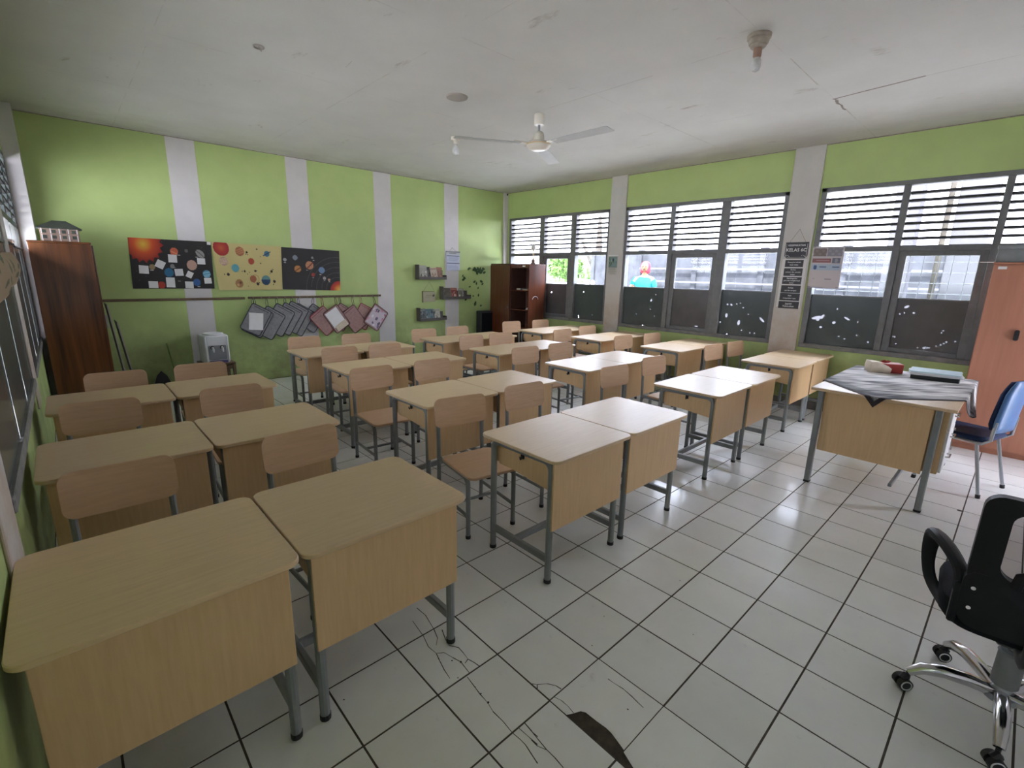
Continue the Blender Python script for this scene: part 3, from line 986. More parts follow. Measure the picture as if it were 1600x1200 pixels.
# ================================================================== TEACHER'S DESK
t = thing('teacher_desk', "large beech teacher's desk with grey legs near the right windows", 'desk', (5.43, 2.035, 0))
P = lambda n, mb, m, par=None: obj(n, mb, m, par if par is not None else t, world=True)
P('tabletop', MB().box(4.675, 6.185, 1.59, 2.48, .793, .817, b=.004), M['desk'])
P('side_panel', MB().box(4.742, 4.758, 1.715, 2.385, .29, .793, b=.002), M['panel'])
P('front_panel', MB().box(4.80, 6.06, 2.385, 2.401, .29, .793, b=.002), M['panel'])
for x, y in ((4.722, 2.41), (4.755, 1.685), (6.14, 2.41), (6.14, 1.685)):
    o = P('leg', MB().box(x - .024, x + .024, y - .02, y + .02, .01, .793, b=.006), M['tube'])
    P('foot_cap', MB().box(x - .026, x + .026, y - .022, y + .022, 0, .02, b=.004), M['cap'], o)
P('foot_rail', MB().box(4.755, 6.14, 1.86, 1.885, .13, .155, b=.004), M['tube'])
o = P('pedestal', MB().box(4.80, 5.20, 1.632, 2.18, .30, .793, b=.003), M['panel'])
for q in range(3):
    z = .315 + q * .158
    dr = P('drawer', MB().box(4.805, 5.195, 1.614, 1.632, z, z + .150, b=.003), M['paper'], t)
    P('handle', MB().tube([(4.95, 1.614, z + .09), (4.95, 1.592, z + .09), (5.05, 1.592, z + .09), (5.05, 1.614, z + .09)], .006, 8), M['chrome'], dr)
    P('lock', MB().tube([(5.14, 1.616, z + .11), (5.14, 1.600, z + .11)], .010, 10), M['chrome'], dr)

# cloth laid cornerwise: a corner hangs over the edge towards the pupils, another over the sitter's edge
def cloth_paint(U, V):
    n = np.random.RandomState(5)
    def field(fu, fv):
        g = n.rand(fv + 2, fu + 2)
        x = U * fu; y = V * fv
        i = x.astype(int); j = y.astype(int)
        a = x - i; b = y - j
        a = a * a * (3 - 2 * a); b = b * b * (3 - 2 * b)
        return (g[j, i] * (1 - a) + g[j, i + 1] * a) * (1 - b) + (g[j + 1, i] * (1 - a) + g[j + 1, i + 1] * a) * b
    v = .36 * field(64, 15) + .30 * field(26, 9) + .34 * field(8, 6)
    v = np.clip((v - .30) * 2.6 + .08, 0, 1)[:, None]
    dk = np.array((.060, .056, .064)); lt = np.array((.76, .73, .72))
    c = dk * (1 - v) + lt * v
    e = np.minimum.reduce([U, 1 - U, V, 1 - V])
    c[e < .10] *= .62
    c[e < .022] = (.028, .018, .020)
    return c
A_ = np.array((4.60, 2.055)); B_ = np.array((5.62, 3.06)); C_ = np.array((5.62, 1.02))
def cloth_place(U, V):
    px_ = A_[0] + (B_[0] - A_[0]) * U + (C_[0] - A_[0]) * V
    py_ = A_[1] + (B_[1] - A_[1]) * U + (C_[1] - A_[1]) * V
    z = np.full(len(U), .8195) + .0012 * np.sin(px_ * 23) * np.sin(py_ * 19)
    def fold(p, lim, sgn):
        over = np.maximum(0, (p - lim) * sgn)
        return np.where(over > 0, lim + sgn * (.006 + .10 * over), p), over
    px2, o1 = fold(px_, 4.669, -1)
    px2, o2 = fold(px2, 6.191, 1)
    py2, o3 = fold(py_, 1.584, -1)
    py2, o4 = fold(py2, 2.486, 1)
    z = z - 1.15 * np.maximum.reduce([o1, o2]) - .24 * (1 - np.exp(-np.maximum(o3, o4) / .24))
    return px2, py2, z
cl = grid_sheet('tablecloth', M['inkmatte'], 170, 110, cloth_place, cloth_paint, thick=.003)
tag(cl, "grey marbled cloth spread cornerwise over the teacher's desk", 'tablecloth')

tb = thing('tissue_box', "red tissue box half wrapped in cream paper on the teacher's desk", 'box', (5.95, 2.22, .823), R(-62))
obj('body', MB().box(-.125, .125, -.06, .06, 0, .085, b=.004), M['red'], tb)
obj('lid_print', MB().box(-.12, .12, -.057, .057, .085, .088, b=.001), M['pink'], tb)
mbp = MB()
r = random.Random(4)
vv = []
prof = [(-.135, -.065), (-.01, -.068), (.03, -.066)]
pts = []
for q, (x0, zt) in enumerate(((-.14, .10), (-.09, .095), (-.04, .085), (0, .06), (.03, .045))):
    pts.append((x0 - .005, -.068 + r.uniform(-.004, .004), .0))
    pts.append((x0, -.069 + r.uniform(-.006, .004), zt * .5))
    pts.append((x0 + .004, -.064 + r.uniform(-.003, .006), zt + r.uniform(-.006, .006)))
f_ = []
for q in range(4):
    for k2 in range(2):
        f_.append((q * 3 + k2, q * 3 + 3 + k2, q * 3 + 4 + k2, q * 3 + 1 + k2))
pts += [(-.142, .066, 0), (-.146, .066, .055), (-.14, .062, .10)]
f_ += [(15, 0, 1, 16), (16, 1, 2, 17)]
pts += [(-.09, .06, .098), (-.04, .03, .092)]
f_ += [(2, 5, 18, 17), (5, 8, 19, 18)]
mbp.add(pts, f_)
wo = obj('paper_wrap', mbp, M['offpaper'], tb, sharp=60)
wo.modifiers.new('thickness', 'SOLIDIFY').thickness = .002
mbt = MB()
for q in range(5):
    a = q * 1.2
    mbt.add([(.01 * math.cos(a), .01 * math.sin(a), .086), (.05 * math.cos(a + .3), .03 * math.sin(a + .3), .10 + .01 * (q % 2)), (.03 * math.cos(a + .9), .04 * math.sin(a + .9), .112), (.012 * math.cos(a + 1.2), .012 * math.sin(a + 1.2), .09)], [(0, 1, 2, 3)])
to = obj('ribbon', mbt, M['red'], tb, sharp=None)
to.modifiers.new('thickness', 'SOLIDIFY').thickness = .002

z = .822
BK = [('folder', 'black', 'dark folder at the bottom of the pile on the teacher\'s desk', .036, 0, (.24, .33)), ('document_wallet', 'white', 'clear white document wallet in the pile on the teacher\'s desk', .022, 4, (.25, .36)),
      ('document_wallet', 'sky', 'pale blue document wallet on top of the pile on the teacher\'s desk', .012, -3, (.26, .35))]
M['platem'] = mat('grey_beige_plate', (.36, .32, .28), .6, .06, 10)
M['platew'] = mat('silver_white_plating', (.62, .60, .56), .3, .08, 12, metal=.2)
M['sky'] = mat('pale_blue_film', (.70, .88, .95), .35, .08, 9, coat=.6)
for nm, mk, lb, th, an, (wx, wy) in BK:
    o = thing(nm, lb, 'folder' if nm == 'folder' else 'wallet', (5.93, 1.855, z), R(6 + an), 'folders piled on the teacher\'s desk')
    obj('cover', MB().prism(rrect(-wx / 2, wx / 2, -wy / 2, wy / 2, .012, 3), 0, th, b=.003), M[mk], o)
    obj('pages', MB().box(-wx / 2 + .006, wx / 2 + .004, -wy / 2 - .003, wy / 2 - .008, .004, th - .004), M['paper'], o)
    z += th + .001

# ================================================================== BLUE CHAIR AT THE TEACHER'S DESK
t = thing('padded_chair', "navy padded chair with blue back shell at the teacher's desk", 'chair', (5.70, 1.56, 0), R(-16))
obj('seat', MB().prism(rrect(-.21, .21, -.20, .21, .07, 5), .44, .485, b=.016), M['navy'], t)
def slab(y0, th, m_, w0, w1, z0, z1, name):
    mb = MB()
    n = 9
    vs = []
    fs = []
    for q in range(n):
        tt = q / (n - 1)
        zz = z0 + (z1 - z0) * tt
        yy = -.205 - .085 * tt ** 1.2 * .45
        ww = w0 + (w1 - w0) * tt - (.05 * max(0, tt - .8) / .2) - .03 * max(0, .15 - tt) / .15
        for k2 in range(7):
            xx = -ww + 2 * ww * k2 / 6
            vs.append((xx, yy + y0 - .035 * (1 - (xx / w0) ** 2), zz))
    for q in range(n - 1):
        for k2 in range(6):
            a = q * 7 + k2
            fs.append((a, a + 1, a + 8, a + 7))
    mb.add(vs, fs)
    o = obj(name, mb, m_, t, sharp=60)
    md = o.modifiers.new('thickness', 'SOLIDIFY'); md.thickness = th; md.offset = 0
    return o
slab(.022, .022, M['navy'], .205, .19, .55, .94, 'backrest')
slab(-.004, .010, M['blue'], .215, .20, .53, .95, 'back_shell')
for s in (-1, 1):
    x = s * .195
    obj('leg', MB().tube([(x + s * .03, .20, 0.01), (x, .16, .43)], .0125, 8), M['satin'], t)
    obj('leg', MB().tube([(x + s * .03, -.235, 0.01), (x, -.14, .43)], .0125, 8), M['satin'], t)
    obj('side_rail', MB().tube([(x, .18, .43), (x, -.17, .43), (x, -.215, .47), (x, -.222, .62)], .0125, 8), M['satin'], t)
    for y, xo in ((.20, .03), (-.235, .03)):
        obj('foot_cap', MB().tube([(x + s * xo, y, 0), (x + s * (xo - .002), y * .985, .03)], .016, 8), M['cap'], t)
obj('cross_rail', MB().tube([(-.195, -.14, .43), (.195, -.14, .43)], .010, 8), M['satin'], t)

# ================================================================== SWIVEL CHAIR IN FRONT
t = thing('office_chair', 'black mesh-back swivel chair with chrome star base and castors', 'chair', (2.785, 1.19, 0), R(0))
FA = R(5)      # facing direction
Rf = Matrix.Rotation(FA, 4, 'Z')     # local +x = forward
hub = obj('hub', MB().lathe([(.045, .085), (.052, .09), (.052, .115), (.03, .125), (.03, .17)], 20), M['satin'], t)
obj('gas_cover', MB().lathe([(.036, .15), (.041, .155), (.040, .285), (.043, .292), (.036, .30), (.018, .302)], 20), M['slate'], t)
obj('gas_piston', MB().lathe([(.0165, .28), (.0165, .40)], 16), M['chrome'], t)
for q in range(5):
    a = R(38 + 72 * q)
    m_ = Matrix.Rotation(a, 4, 'Z')
    o = obj('spoke', MB().tube([(.03, 0, .112), (.10, 0, .125), (.18, 0, .128), (.245, 0, .112), (.285, 0, .080)], [.024, .026, .025, .022, .017], 12, m=m_), M['chrome'], t)
    cst = MB().tube([(.283, 0, .078), (.283, 0, .050)], .008, 8, m=m_)
    m2 = m_ @ Matrix.Translation((.292, 0, 0)) @ Matrix.Rotation(R(118 + 12 * (q % 2)) - a, 4, 'Z')
    cst.tube([(-.012, -.008, .040), (.0, 0, .057), (.014, .006, .045)], .014, 8, m=m2)
    cs = obj('castor', cst, M['black'], o)
    for s in (-1, 1):
        wh = MB().tube([(.004, s * .006, .0265), (.004, s * .026, .0265)], .026, 18, m=m2)
        obj('wheel', wh, M['black'], o)
        rg = MB().tube([(.004 + .019 * math.cos(x_), s * .0265, .0265 + .019 * math.sin(x_)) for x_ in [2 * math.pi * k2 / 18 for k2 in range(18)]], .0026, 6, closed=True, m=m2)
        obj('wheel_rim', rg, M['white'], o)
# seat with waterfall front and rounded underside
mb = MB()
base = rrect(-.185, .235, -.246, .246, .10, 6)
rings = [(.72, .400), (.90, .405), (.985, .435), (1.0, .475), (.97, .502), (.80, .515), (.4, .51)]
n = len(base)
vs = []
fs = []
for sc, zz in rings:
    for p in base:
        vs.append((.02 + (p[0] - .02) * sc, p[1] * sc, zz - (.018 if p[0] > .2 else 0)))
for k2 in range(len(rings) - 1):
    for i in range(n):
        fs.append((k2 * n + i, k2 * n + (i + 1) % n, (k2 + 1) * n + (i + 1) % n, (k2 + 1) * n + i))
fs.append(tuple(range(n - 1, -1, -1)))
fs.append(tuple((len(rings) - 1) * n + i for i in range(n)))
obj('seat', mb.add(vs, fs) and mb, M['fabric'], t).matrix_local = Rf
mech = MB().box(-.10, .12, -.07, .07, .355, .40, b=.012)
mech.box(-.03, .03, -.03, .03, .33, .36, b=.006)
o = obj('tilt_mechanism', mech, M['black'], t); o.matrix_local = Rf
o = obj('lever', MB().tube([(.03, -.05, .375), (.04, -.19, .372), (.045, -.255, .365)], [.006, .006, .010], 8), M['black'], t); o.matrix_local = Rf
# backrest: plastic frame with a net above a solid lower shell
def bk(u, z, d=0.0):          # u across, z up, d towards the rear
    return (-.205 - .03 * (z - .5) + .05 * (u / .22) ** 2 - d, u, z)
def ring_plate(outer, inner, d0, d1):
    n = len(outer)
    mb = MB()
    vs = [bk(p[0], p[1], d0) for p in outer] + [bk(p[0], p[1], d0) for p in inner] + [bk(p[0], p[1], d1) for p in outer] + [bk(p[0], p[1], d1) for p in inner]
    fs = []
    for i_ in range(n):
        k_ = (i_ + 1) % n
        fs += [(i_, k_, n + k_, n + i_), (2 * n + i_, 3 * n + i_, 3 * n + k_, 2 * n + k_), (i_, 2 * n + i_, 2 * n + k_, k_), (n + i_, n + k_, 3 * n + k_, 3 * n + i_)]
    return mb.add(vs, fs)
o = obj('back_frame', ring_plate(rrect(-.196, .196, .60, .965, .055, 6), rrect(-.122, .122, .672, .925, .045, 6), -.012, .024), M['mesh_frame'], t); o.matrix_local = Rf
net = MB()
vs = [bk(-.13 + .26 * i / 8, .665 + .265 * j / 8) for j in range(9) for i in range(9)]
net.add(vs, [(j * 9 + i, j * 9 + i + 1, j * 9 + i + 10, j * 9 + i + 9) for j in range(8) for i in range(8)])
o = obj('back_net', net, M['net'], t); o.matrix_local = Rf
sh = rrect(-.20, .20, .445, .665, .05, 6)
o = obj('lower_shell', ring_plate(sh, [(p[0] * .05, .555 + (p[1] - .555) * .05) for p in sh], -.010, .026), M['mesh_frame'], t); o.matrix_local = Rf
lum = MB().tube([bk(-.075, .655, .02), bk(-.07, .70, .02), bk(-.04, .722, .02), bk(.04, .722, .02), bk(.07, .70, .02), bk(.075, .655, .02)], .013, 8, flat=1.3)
o = obj('lumbar_bar', lum, M['mesh_frame'], t); o.matrix_local = Rf
o = obj('back_bracket', MB().tube([(-.05, 0, .375), (-.18, 0, .38), (-.238, 0, .42), (-.245, 0, .52), (-.245, 0, .60)], .022, 8, flat=1.7), M['mesh_frame'], t); o.matrix_local = Rf
for s in (-1, 1):
    y = s * .265
    loop = [(-.165, s * .198, .57), (-.14, s * .202, .615), (-.06, s * .235, .648), (.02, s * .27, .660), (.075, s * .288, .648), (.098, s * .294, .60), (.096, s * .290, .52), (.07, s * .272, .455), (.0, s * .24, .43), (-.09, s * .21, .435), (-.15, s * .198, .49)]
    L2 = []
    for q in range(len(loop)):
        p0, p1, p2, p3 = [Vector(loop[(q + e) % len(loop)]) for e in (-1, 0, 1, 2)]
        for tt in (0, .33, .67):
            L2.append(.5 * ((2 * p1) + (p2 - p0) * tt + (2 * p0 - 5 * p1 + 4 * p2 - p3) * tt ** 2 + (3 * p1 - p0 - 3 * p2 + p3) * tt ** 3))
    loop = L2
    o = obj('armrest', MB().tube(loop, [.017 + .006 * max(0, (p.z - .5) / .15) for p in loop], 10, closed=True, flat=1.35), M['mesh_frame'], t); o.matrix_local = Rf
    scw = MB()
    for zz in (.52, .60):
        scw.lathe([(.007, 0), (.007, .005)], 10, m=Matrix.Translation(bk(s * .17, zz, .025)) @ Matrix.Rotation(R(-90), 4, 'Y'))
    o = obj('bracket_plate', MB().box(-.19, -.13, s * .205 - .012, s * .205 + .012, .43, .60, b=.006), M['mesh_frame'], t); o.matrix_local = Rf
    o2 = obj('screw', scw, M['chrome'], o)
# ================================================================== CABINETS
def WP(root):
    return lambda n, mb, m, par=None: obj(n, mb, m, par if par is not None else root, world=True)

t = thing('wardrobe', 'tall dark brown cupboard in the left back corner', 'cabinet', (.37, 8.80, 0))
P = WP(t)
x0, x1, y0, y1, h = .125, .625, 8.53, 8.85, 1.895
P('carcass', MB().box(x0, x1, y0, y1, 0, h - .02, b=.004), M['darkwood'])
P('top_board', MB().box(x0 - .004, x1 + .004, y0 - .006, y1 + .004, h - .02, h, b=.004), M['darkwood'])
for q, (a, b) in enumerate(((x1, x1 + .016),)):
    o = P('door', MB().box(a, b, y0 + .01, y1 - .005, .08, h - .03, b=.003), M['darkwood'])
    P('handle', MB().box(b, b + .02, y0 + .05, y0 + .065, .95, 1.10, b=.004), M['satin'], o)

t = thing('model_house', 'cardboard model house with dark hipped roof on the brown corner cupboard', 'model', (.39, 8.69, 1.895))
P = WP(t)
M['card'] = mat('pinkish_card', (.30, .20, .155), .8, .1, 14)
M['roofcard'] = mat('dark_green_card', (.05, .06, .045), .8, .2, 20)
o = P('wall', MB().box(.235, .545, 8.60, 8.78, 1.897, 2.03, b=.002), M['card'])
rf = MB()
rf.add([(.205, 8.57, 2.03), (.575, 8.57, 2.03), (.575, 8.81, 2.03), (.205, 8.81, 2.03), (.345, 8.66, 2.112), (.455, 8.66, 2.112), (.455, 8.72, 2.112), (.345, 8.72, 2.112), (.205, 8.57, 2.024), (.575, 8.57, 2.024), (.575, 8.81, 2.024), (.205, 8.81, 2.024)],
       [(0, 1, 5, 4), (1, 2, 6, 5), (2, 3, 7, 6), (3, 0, 4, 7), (4, 5, 6, 7), (8, 11, 10, 9), (0, 8, 9, 1), (1, 9, 10, 2), (2, 10, 11, 3), (3, 11, 8, 0)])
P('roof', rf, M['roofcard'])
for zz in (1.925, 1.982):
    for xx in (.27, .345, .425, .505):
        w_ = P('window', MB().box(xx - .017, xx + .017, 8.594, 8.601, zz - .002, zz + .03), M['roofcard'])
P('balcony', MB().box(.245, .535, 8.575, 8.60, 1.966, 1.974, b=.001), M['card'])
for xx in (.25, .32, .39, .46, .53):
    P('post', MB().box(xx - .003, xx + .003, 8.577, 8.583, 1.897, 2.026), M['paper'])

for q, (xx, an, lb) in enumerate(((.665, 4.5, 'grey board leaning against the side of the dark corner cupboard'), (.70, 6.5, 'thin pale edged sheet leaning in front of the grey board by the corner cupboard'))):
    o = thing('leaning_board', lb, 'board', (xx + .055, 8.72, 0))
    m_ = Matrix.Translation((.05 + .05 * q, 0, 0)) @ Matrix.Rotation(R(-an), 4, 'Y')
    obj('sheet', MB().box(-.004, .004, -.20, .22, 0.0, 1.22 - .2 * q, b=.001, m=m_), M['slate'], o)
    obj('edge_strip', MB().box(-.006, .006, -.207, -.20, 0.0, 1.22 - .2 * q, m=m_), M['platem'], o)

# red-brown cupboard by the right windows, its front towards the pupils, right half open
t = thing('cupboard', 'red brown cupboard with one open half before the far window', 'cabinet', (7.0, 8.42, 0))
P = WP(t)
fx, bx_, ya, yb, h = 6.775, 7.215, 7.87, 8.965, 1.84
P('side_panel', MB().box(fx, bx_, ya, ya + .02, .04, h - .02, b=.002), M['redwood'])
P('side_panel', MB().box(fx, bx_, yb - .02, yb, .04, h - .02, b=.002), M['redwood'])
P('top_board', MB().box(fx - .008, bx_, ya - .004, yb + .004, h - .02, h, b=.003), M['redwood'])
P('back_panel', MB().box(bx_ - .012, bx_, ya + .02, yb - .02, .04, h - .02), M['inside'])
P('bottom_board', MB().box(fx + .01, bx_ - .012, ya + .02, yb - .02, .04, .06), M['inside'])
P('plinth', MB().box(fx + .03, bx_, ya + .01, yb - .01, 0, .04), M['redwood'])
P('divider', MB().box(fx + .02, bx_ - .012, 8.385, 8.40, .06, h - .02), M['inside'])
P('crown_rail', MB().box(fx, fx + .02, ya + .02, yb - .02, h - .085, h - .02, b=.002), M['redwood'])
for zz in (.965, 1.335, .62, .32):
    P('shelf', MB().box(fx + .03, bx_ - .012, ya + .02, 8.385, zz - .010, zz + .010, b=.002), M['redwood'])
o = P('door', MB().box(fx - .020, fx - .002, 8.385, yb, .06, h - .028, b=.003), M['redwood'])
P('knob', MB().lathe([(.007, 0), (.012, .012), (.013, .02), (.006, .026)], 12, m=Matrix.Translation((fx - .02, 8.42, 1.0)) @ Matrix.Rotation(R(-90), 4, 'Y')), M['satin'], o)
P('sticker', MB().tube([(fx + .18 + .075 * math.cos(R(a)), ya - .0015, 1.18 + .055 * math.sin(R(a))) for a in range(0, 181, 15)], .006, 6, flat=.3), M['paper'])
P('label', MB().box(fx - .003, fx, 7.98, 8.05, h - .06, h - .035), M['paper'])
o = tag(obj('paper_scrap', MB().add([(6.86, 8.04, .977), (6.90, 7.98, .978), (6.96, 8.02, .980), (6.93, 8.09, .977), (6.91, 8.04, 1.015)], [(0, 1, 4), (1, 2, 4), (2, 3, 4), (3, 0, 4), (0, 3, 2, 1)]), M['paper'], sharp=None), 'crumpled white paper on the middle shelf of the red brown cupboard', 'paper')
for q, (yy, th) in enumerate(((8.05, .018), (8.21, .03))):
    bkk = thing('flat_book', ('thin' if q == 0 else 'thick') + ' flat book on the upper shelf of the red brown cupboard', 'book', (6.93, yy, 1.346), R(8 * (1 - 2 * q)))
    obj('cover', MB().box(-.09, .09, -.065, .065, 0, th, b=.002), M['slate'] if q else M['inside'], bkk)
    obj('pages', MB().box(-.092, .086, -.062, .062, .003, th - .003), M['offpaper'], bkk)

t = thing('trophy', 'small gold trophy on the red brown cupboard before the far window', 'trophy', (6.98, 7.98, 1.84))
obj('base', MB().lathe([(.045, 0), (.045, .02), (.034, .025), (.032, .075), (.036, .08)], 16), M['darkwood'], t)
obj('stem', MB().lathe([(.014, .08), (.02, .095), (.008, .11), (.007, .16), (.016, .175), (.016, .185), (.006, .195), (.012, .235)], 14), M['gold'], t)
obj('cup', MB().lathe([(.010, .235), (.032, .26), (.040, .30), (.036, .335), (.020, .36), (.004, .372)], 16), M['platew'], t)
for s in (-1, 1):
    obj('handle', MB().tube([(s * .030, 0, .25), (s * .055, 0, .275), (s * .058, 0, .305), (s * .038, 0, .315)], .004, 6), M['gold'], t)

t = thing('black_case', 'black upright case against the back wall beside the red brown cupboard', 'case', (6.63, 8.98, 0))
P = WP(t)
P('body', MB().box(6.46, 6.80, 8.90, 9.06, .01, .90, b=.012), M['black'])
P('front_grille', MB().box(6.48, 6.78, 8.892, 8.902, .10, .86, b=.004), M['fabric'])
for xx in (6.50, 6.76):
    P('foot', MB().box(xx - .02, xx + .02, 8.93, 9.03, 0, .012), M['cap'])

# faded orange cupboard at the right edge
t = thing('orange_cupboard', "tall faded orange cupboard behind the teacher's desk at the right wall", 'cabinet', (7.1, 1.1, 0))
P = WP(t)
fx, ya, yb, h = 6.90, .55, 1.695, 1.863
P('carcass', MB().box(fx, W - .03, ya, yb, .05, h - .02, b=.003), M['orange'])
P('top_board', MB().box(fx - .006, W - .03, ya - .004, yb + .004, h - .02, h, b=.003), M['orange'])
P('plinth', MB().box(fx + .012, W - .03, ya + .01, yb - .01, 0, .05), M['orange'])
for a, b in ((1.125, 1.69), (.556, 1.12)):
    o = P('door', MB().box(fx - .018, fx - .001, a, b, .06, h - .026, b=.003), M['orange'])
    yk = a + .055 if a > 1 else b - .055
    P('handle', MB().prism(rrect(-.018, .018, -.05, .05, .016, 4), 0, .02, b=.005, m=Matrix.Translation((fx - .018, yk + .245 * (a > 1), 1.19)) @ YZ @ Matrix.Scale(-1, 4, (0, 0, 1))), M['black'], o)
P('label', MB().box(fx - .0195, fx - .018, 1.60, 1.66, h - .065, h - .04), M['paper'])
bx2 = thing('storage_box', 'dark grey box on top of the orange cupboard', 'box', (7.1, 1.45, 1.863))
P = WP(bx2)
P('body', MB().box(6.93, 7.25, 1.22, 1.69, 1.865, 1.985, b=.004), M['slate'])
P('lid', MB().box(6.922, 7.258, 1.212, 1.698, 1.985, 2.02, b=.004), M['slate'])
P('label', MB().box(6.9265, 6.93, 1.565, 1.675, 1.998, 2.012), M['paper'])
o = tag(obj('paper_slip', MB().box(6.94, 7.06, 1.66, 1.80, 1.8635, 1.868), M['paper']), 'white paper slip sticking out over the edge of the orange cupboard top', 'paper')

# ================================================================== BACK WALL: rails, pouches, posters
YW = D - .0005
for nm, a, b, z, lb in (('wall_rail', .64, 2.25, 1.230, 'bare brown wooden rail on the back wall left of the pouches'), ('wall_rail', 2.292, 4.395, 1.235, 'brown wooden rail on the back wall carrying the pouches')):
    o = thing(nm, lb, 'rail', (a, D, z))
    obj('batten', MB().box(0, b - a, -.024, -.002, -.016, .016, b=.003), M['rail'], o)
    n_ = 9 if a < 1 else 19
    for q in range(n_):
        xx = .06 + (b - a - .12) * q / (n_ - 1)
        obj('hook', MB().tube([(xx, -.024, .006), (xx, -.045, 0), (xx, -.05, -.012), (xx, -.045, -.02)] if a > 1 else [(xx, -.024, .0), (xx, -.028, 0)], .0025, 6), M['tube'], o)

POUCH = [  # centre x, z, turn, w, h, piping, film, layer, filling, words
 (2.338, .925, -30, .285, .40, 'd', 4, 'grey paper', 'dark trimmed pouch with a grey paper packet, leftmost on the rail'),
 (2.36, .90, -31, .29, .41, 'd', 5, None, 'dark trimmed pouch right behind the leftmost pouch with paper'),
 (2.52, .865, -33, .30, .42, 'd', 6, None, 'dark trimmed pouch hanging lowest, third from the left end'),
 (2.668, .90, -31, .30, .42, 'd', 7, None, 'dark trimmed pouch, fourth from the left end of the rail'),
 (2.785, .908, -32, .30, .42, 'd', 8, None, 'dark trimmed pouch, fifth from the left end of the rail'),
 (2.885, .925, -31, .30, .42, 'd', 9, None, 'dark trimmed pouch, sixth from the left end of the rail'),
 (2.975, .885, -33, .30, .43, 'd', 10, None, 'dark trimmed pouch, last one before the red trimmed pouches'),
 (3.19, .90, -38, .28, .38, 'd', 11, None, 'dark trimmed pouch mostly hidden behind the first red pouch'),
 (3.345, .855, 39, .29, .40, 'r', 5, None, 'first red trimmed pouch, empty rosy film, beside the dark ones'),
 (3.54, .878, 33, .28, .39, 'm', 4, 'white paper', 'red trimmed pouch with a white paper sheet inside'),
 (3.635, .90, -33, .28, .38, 'm', 7, None, 'maroon trimmed pouch half hidden behind the one with white paper'),
 (3.845, .86, 35, .28, .40, 'm', 6, None, 'maroon trimmed brownish pouch near the right end of the rail'),
 (4.02, .89, -28, .28, .38, 'r', 8, None, 'red trimmed pouch behind the rightmost patterned pouch'),
 (4.23, .87, -36, .30, .38, 'm', 4, 'pattern', 'rightmost pouch on the rail with a pink patterned print')]
def pouch(cx, cz, an, w, h, pc, layer, fill, lb):
    y = D - .055 - .0105 * (11 - layer)
    t = thing('document_pouch', lb, 'pouch', (cx, y, cz), 0, 'clear pouches hanging on the rail')
    rot = Matrix.Rotation(R(-an), 4, 'Y')
    pl = rrect(-w / 2, w / 2, -h / 2, h / 2, .03, 4)
    film = {'d': 'pouch_dark', 'r': 'pouch_red', 'm': 'pouch_red'}[pc]
    pip = {'d': 'pipe_dark', 'r': 'pipe_red', 'm': 'pipe_maroon'}[pc]
    obj('film', MB().prism(pl, -.003, .003, m=rot @ XZ), M[film], t)
    obj('piping', MB().tube([(p[0], 0, p[1]) for p in pl], .007, 6, closed=True, m=rot), M[pip], t)
    # loop from the highest corner to the rail
    c = max(((sx * (w / 2 - .012), sy * (h / 2 - .012)) for sx in (-1, 1) for sy in (-1, 1)), key=lambda p: (rot @ Vector((p[0], 0, p[1]))).z)
    a = rot @ Vector((c[0], 0, c[1]))
    top = Vector((a.x + .012, D - .05 - y, 1.222 - cz))
    for s in (-1, 1):
        obj('loop', MB().tube([a + Vector((s * .012, 0, 0)), a.lerp(top, .5) + Vector((s * .016, 0, 0)), top + Vector((s * .006, 0, 0))], .004, 6), M[pip], t)
    zc = (-.5 * w + .03, .5 * w - .03)
    obj('zip', MB().box(zc[0], zc[1], -.006, -.003, h / 2 - .035, h / 2 - .028, m=rot), M[pip], t)
    if fill == 'grey paper':
        obj('paper_packet', MB().box(-.12, .115, -.012, -.004, -.18, .12, b=.003, m=rot @ Matrix.Rotation(R(-24), 4, 'Y') @ Matrix.Scale(.82, 4)), M['paper'], t)
    elif fill == 'white paper':
        obj('paper_sheet', MB().box(-.12, .10, -.007, -.004, -.10, .17, m=rot), M['paper'], t)
        obj('paper_sheet', MB().box(-.10, .11, -.009, -.007, -.18, -.08, m=rot), M['offpaper'], t)
    elif fill == 'pattern':
        def pp(U, V):
            k = Ink(U, V, srgb(196, 184, 192))
            r = random.Random(3)
            for _ in range(16):
                k.disc(r.random(), r.random(), r.uniform(.05, .13), srgb(*r.choice([(150, 60, 90), (120, 100, 130), (205, 150, 170), (90, 80, 100), (225, 215, 220)])), ry=r.uniform(.04, .1), rot=r.uniform(0, 3))
            return k.c
        b_ = wloc(t)
        def pl_(U, V):
            o_ = []
            for u, v in zip(U, V):
                q = rot @ Vector(((u - .5) * w * .86, -.006, (.5 - v) * h * .86))
                o_.append((q.x + b_.x, q.y + b_.y, q.z + b_.z))
            o_ = np.array(o_)
            return o_[:, 0], o_[:, 1], o_[:, 2]
        grid_sheet('printed_sheet', M['ink'], 40, 50, pl_, pp, t)
for a in POUCH:
    pouch(*a)

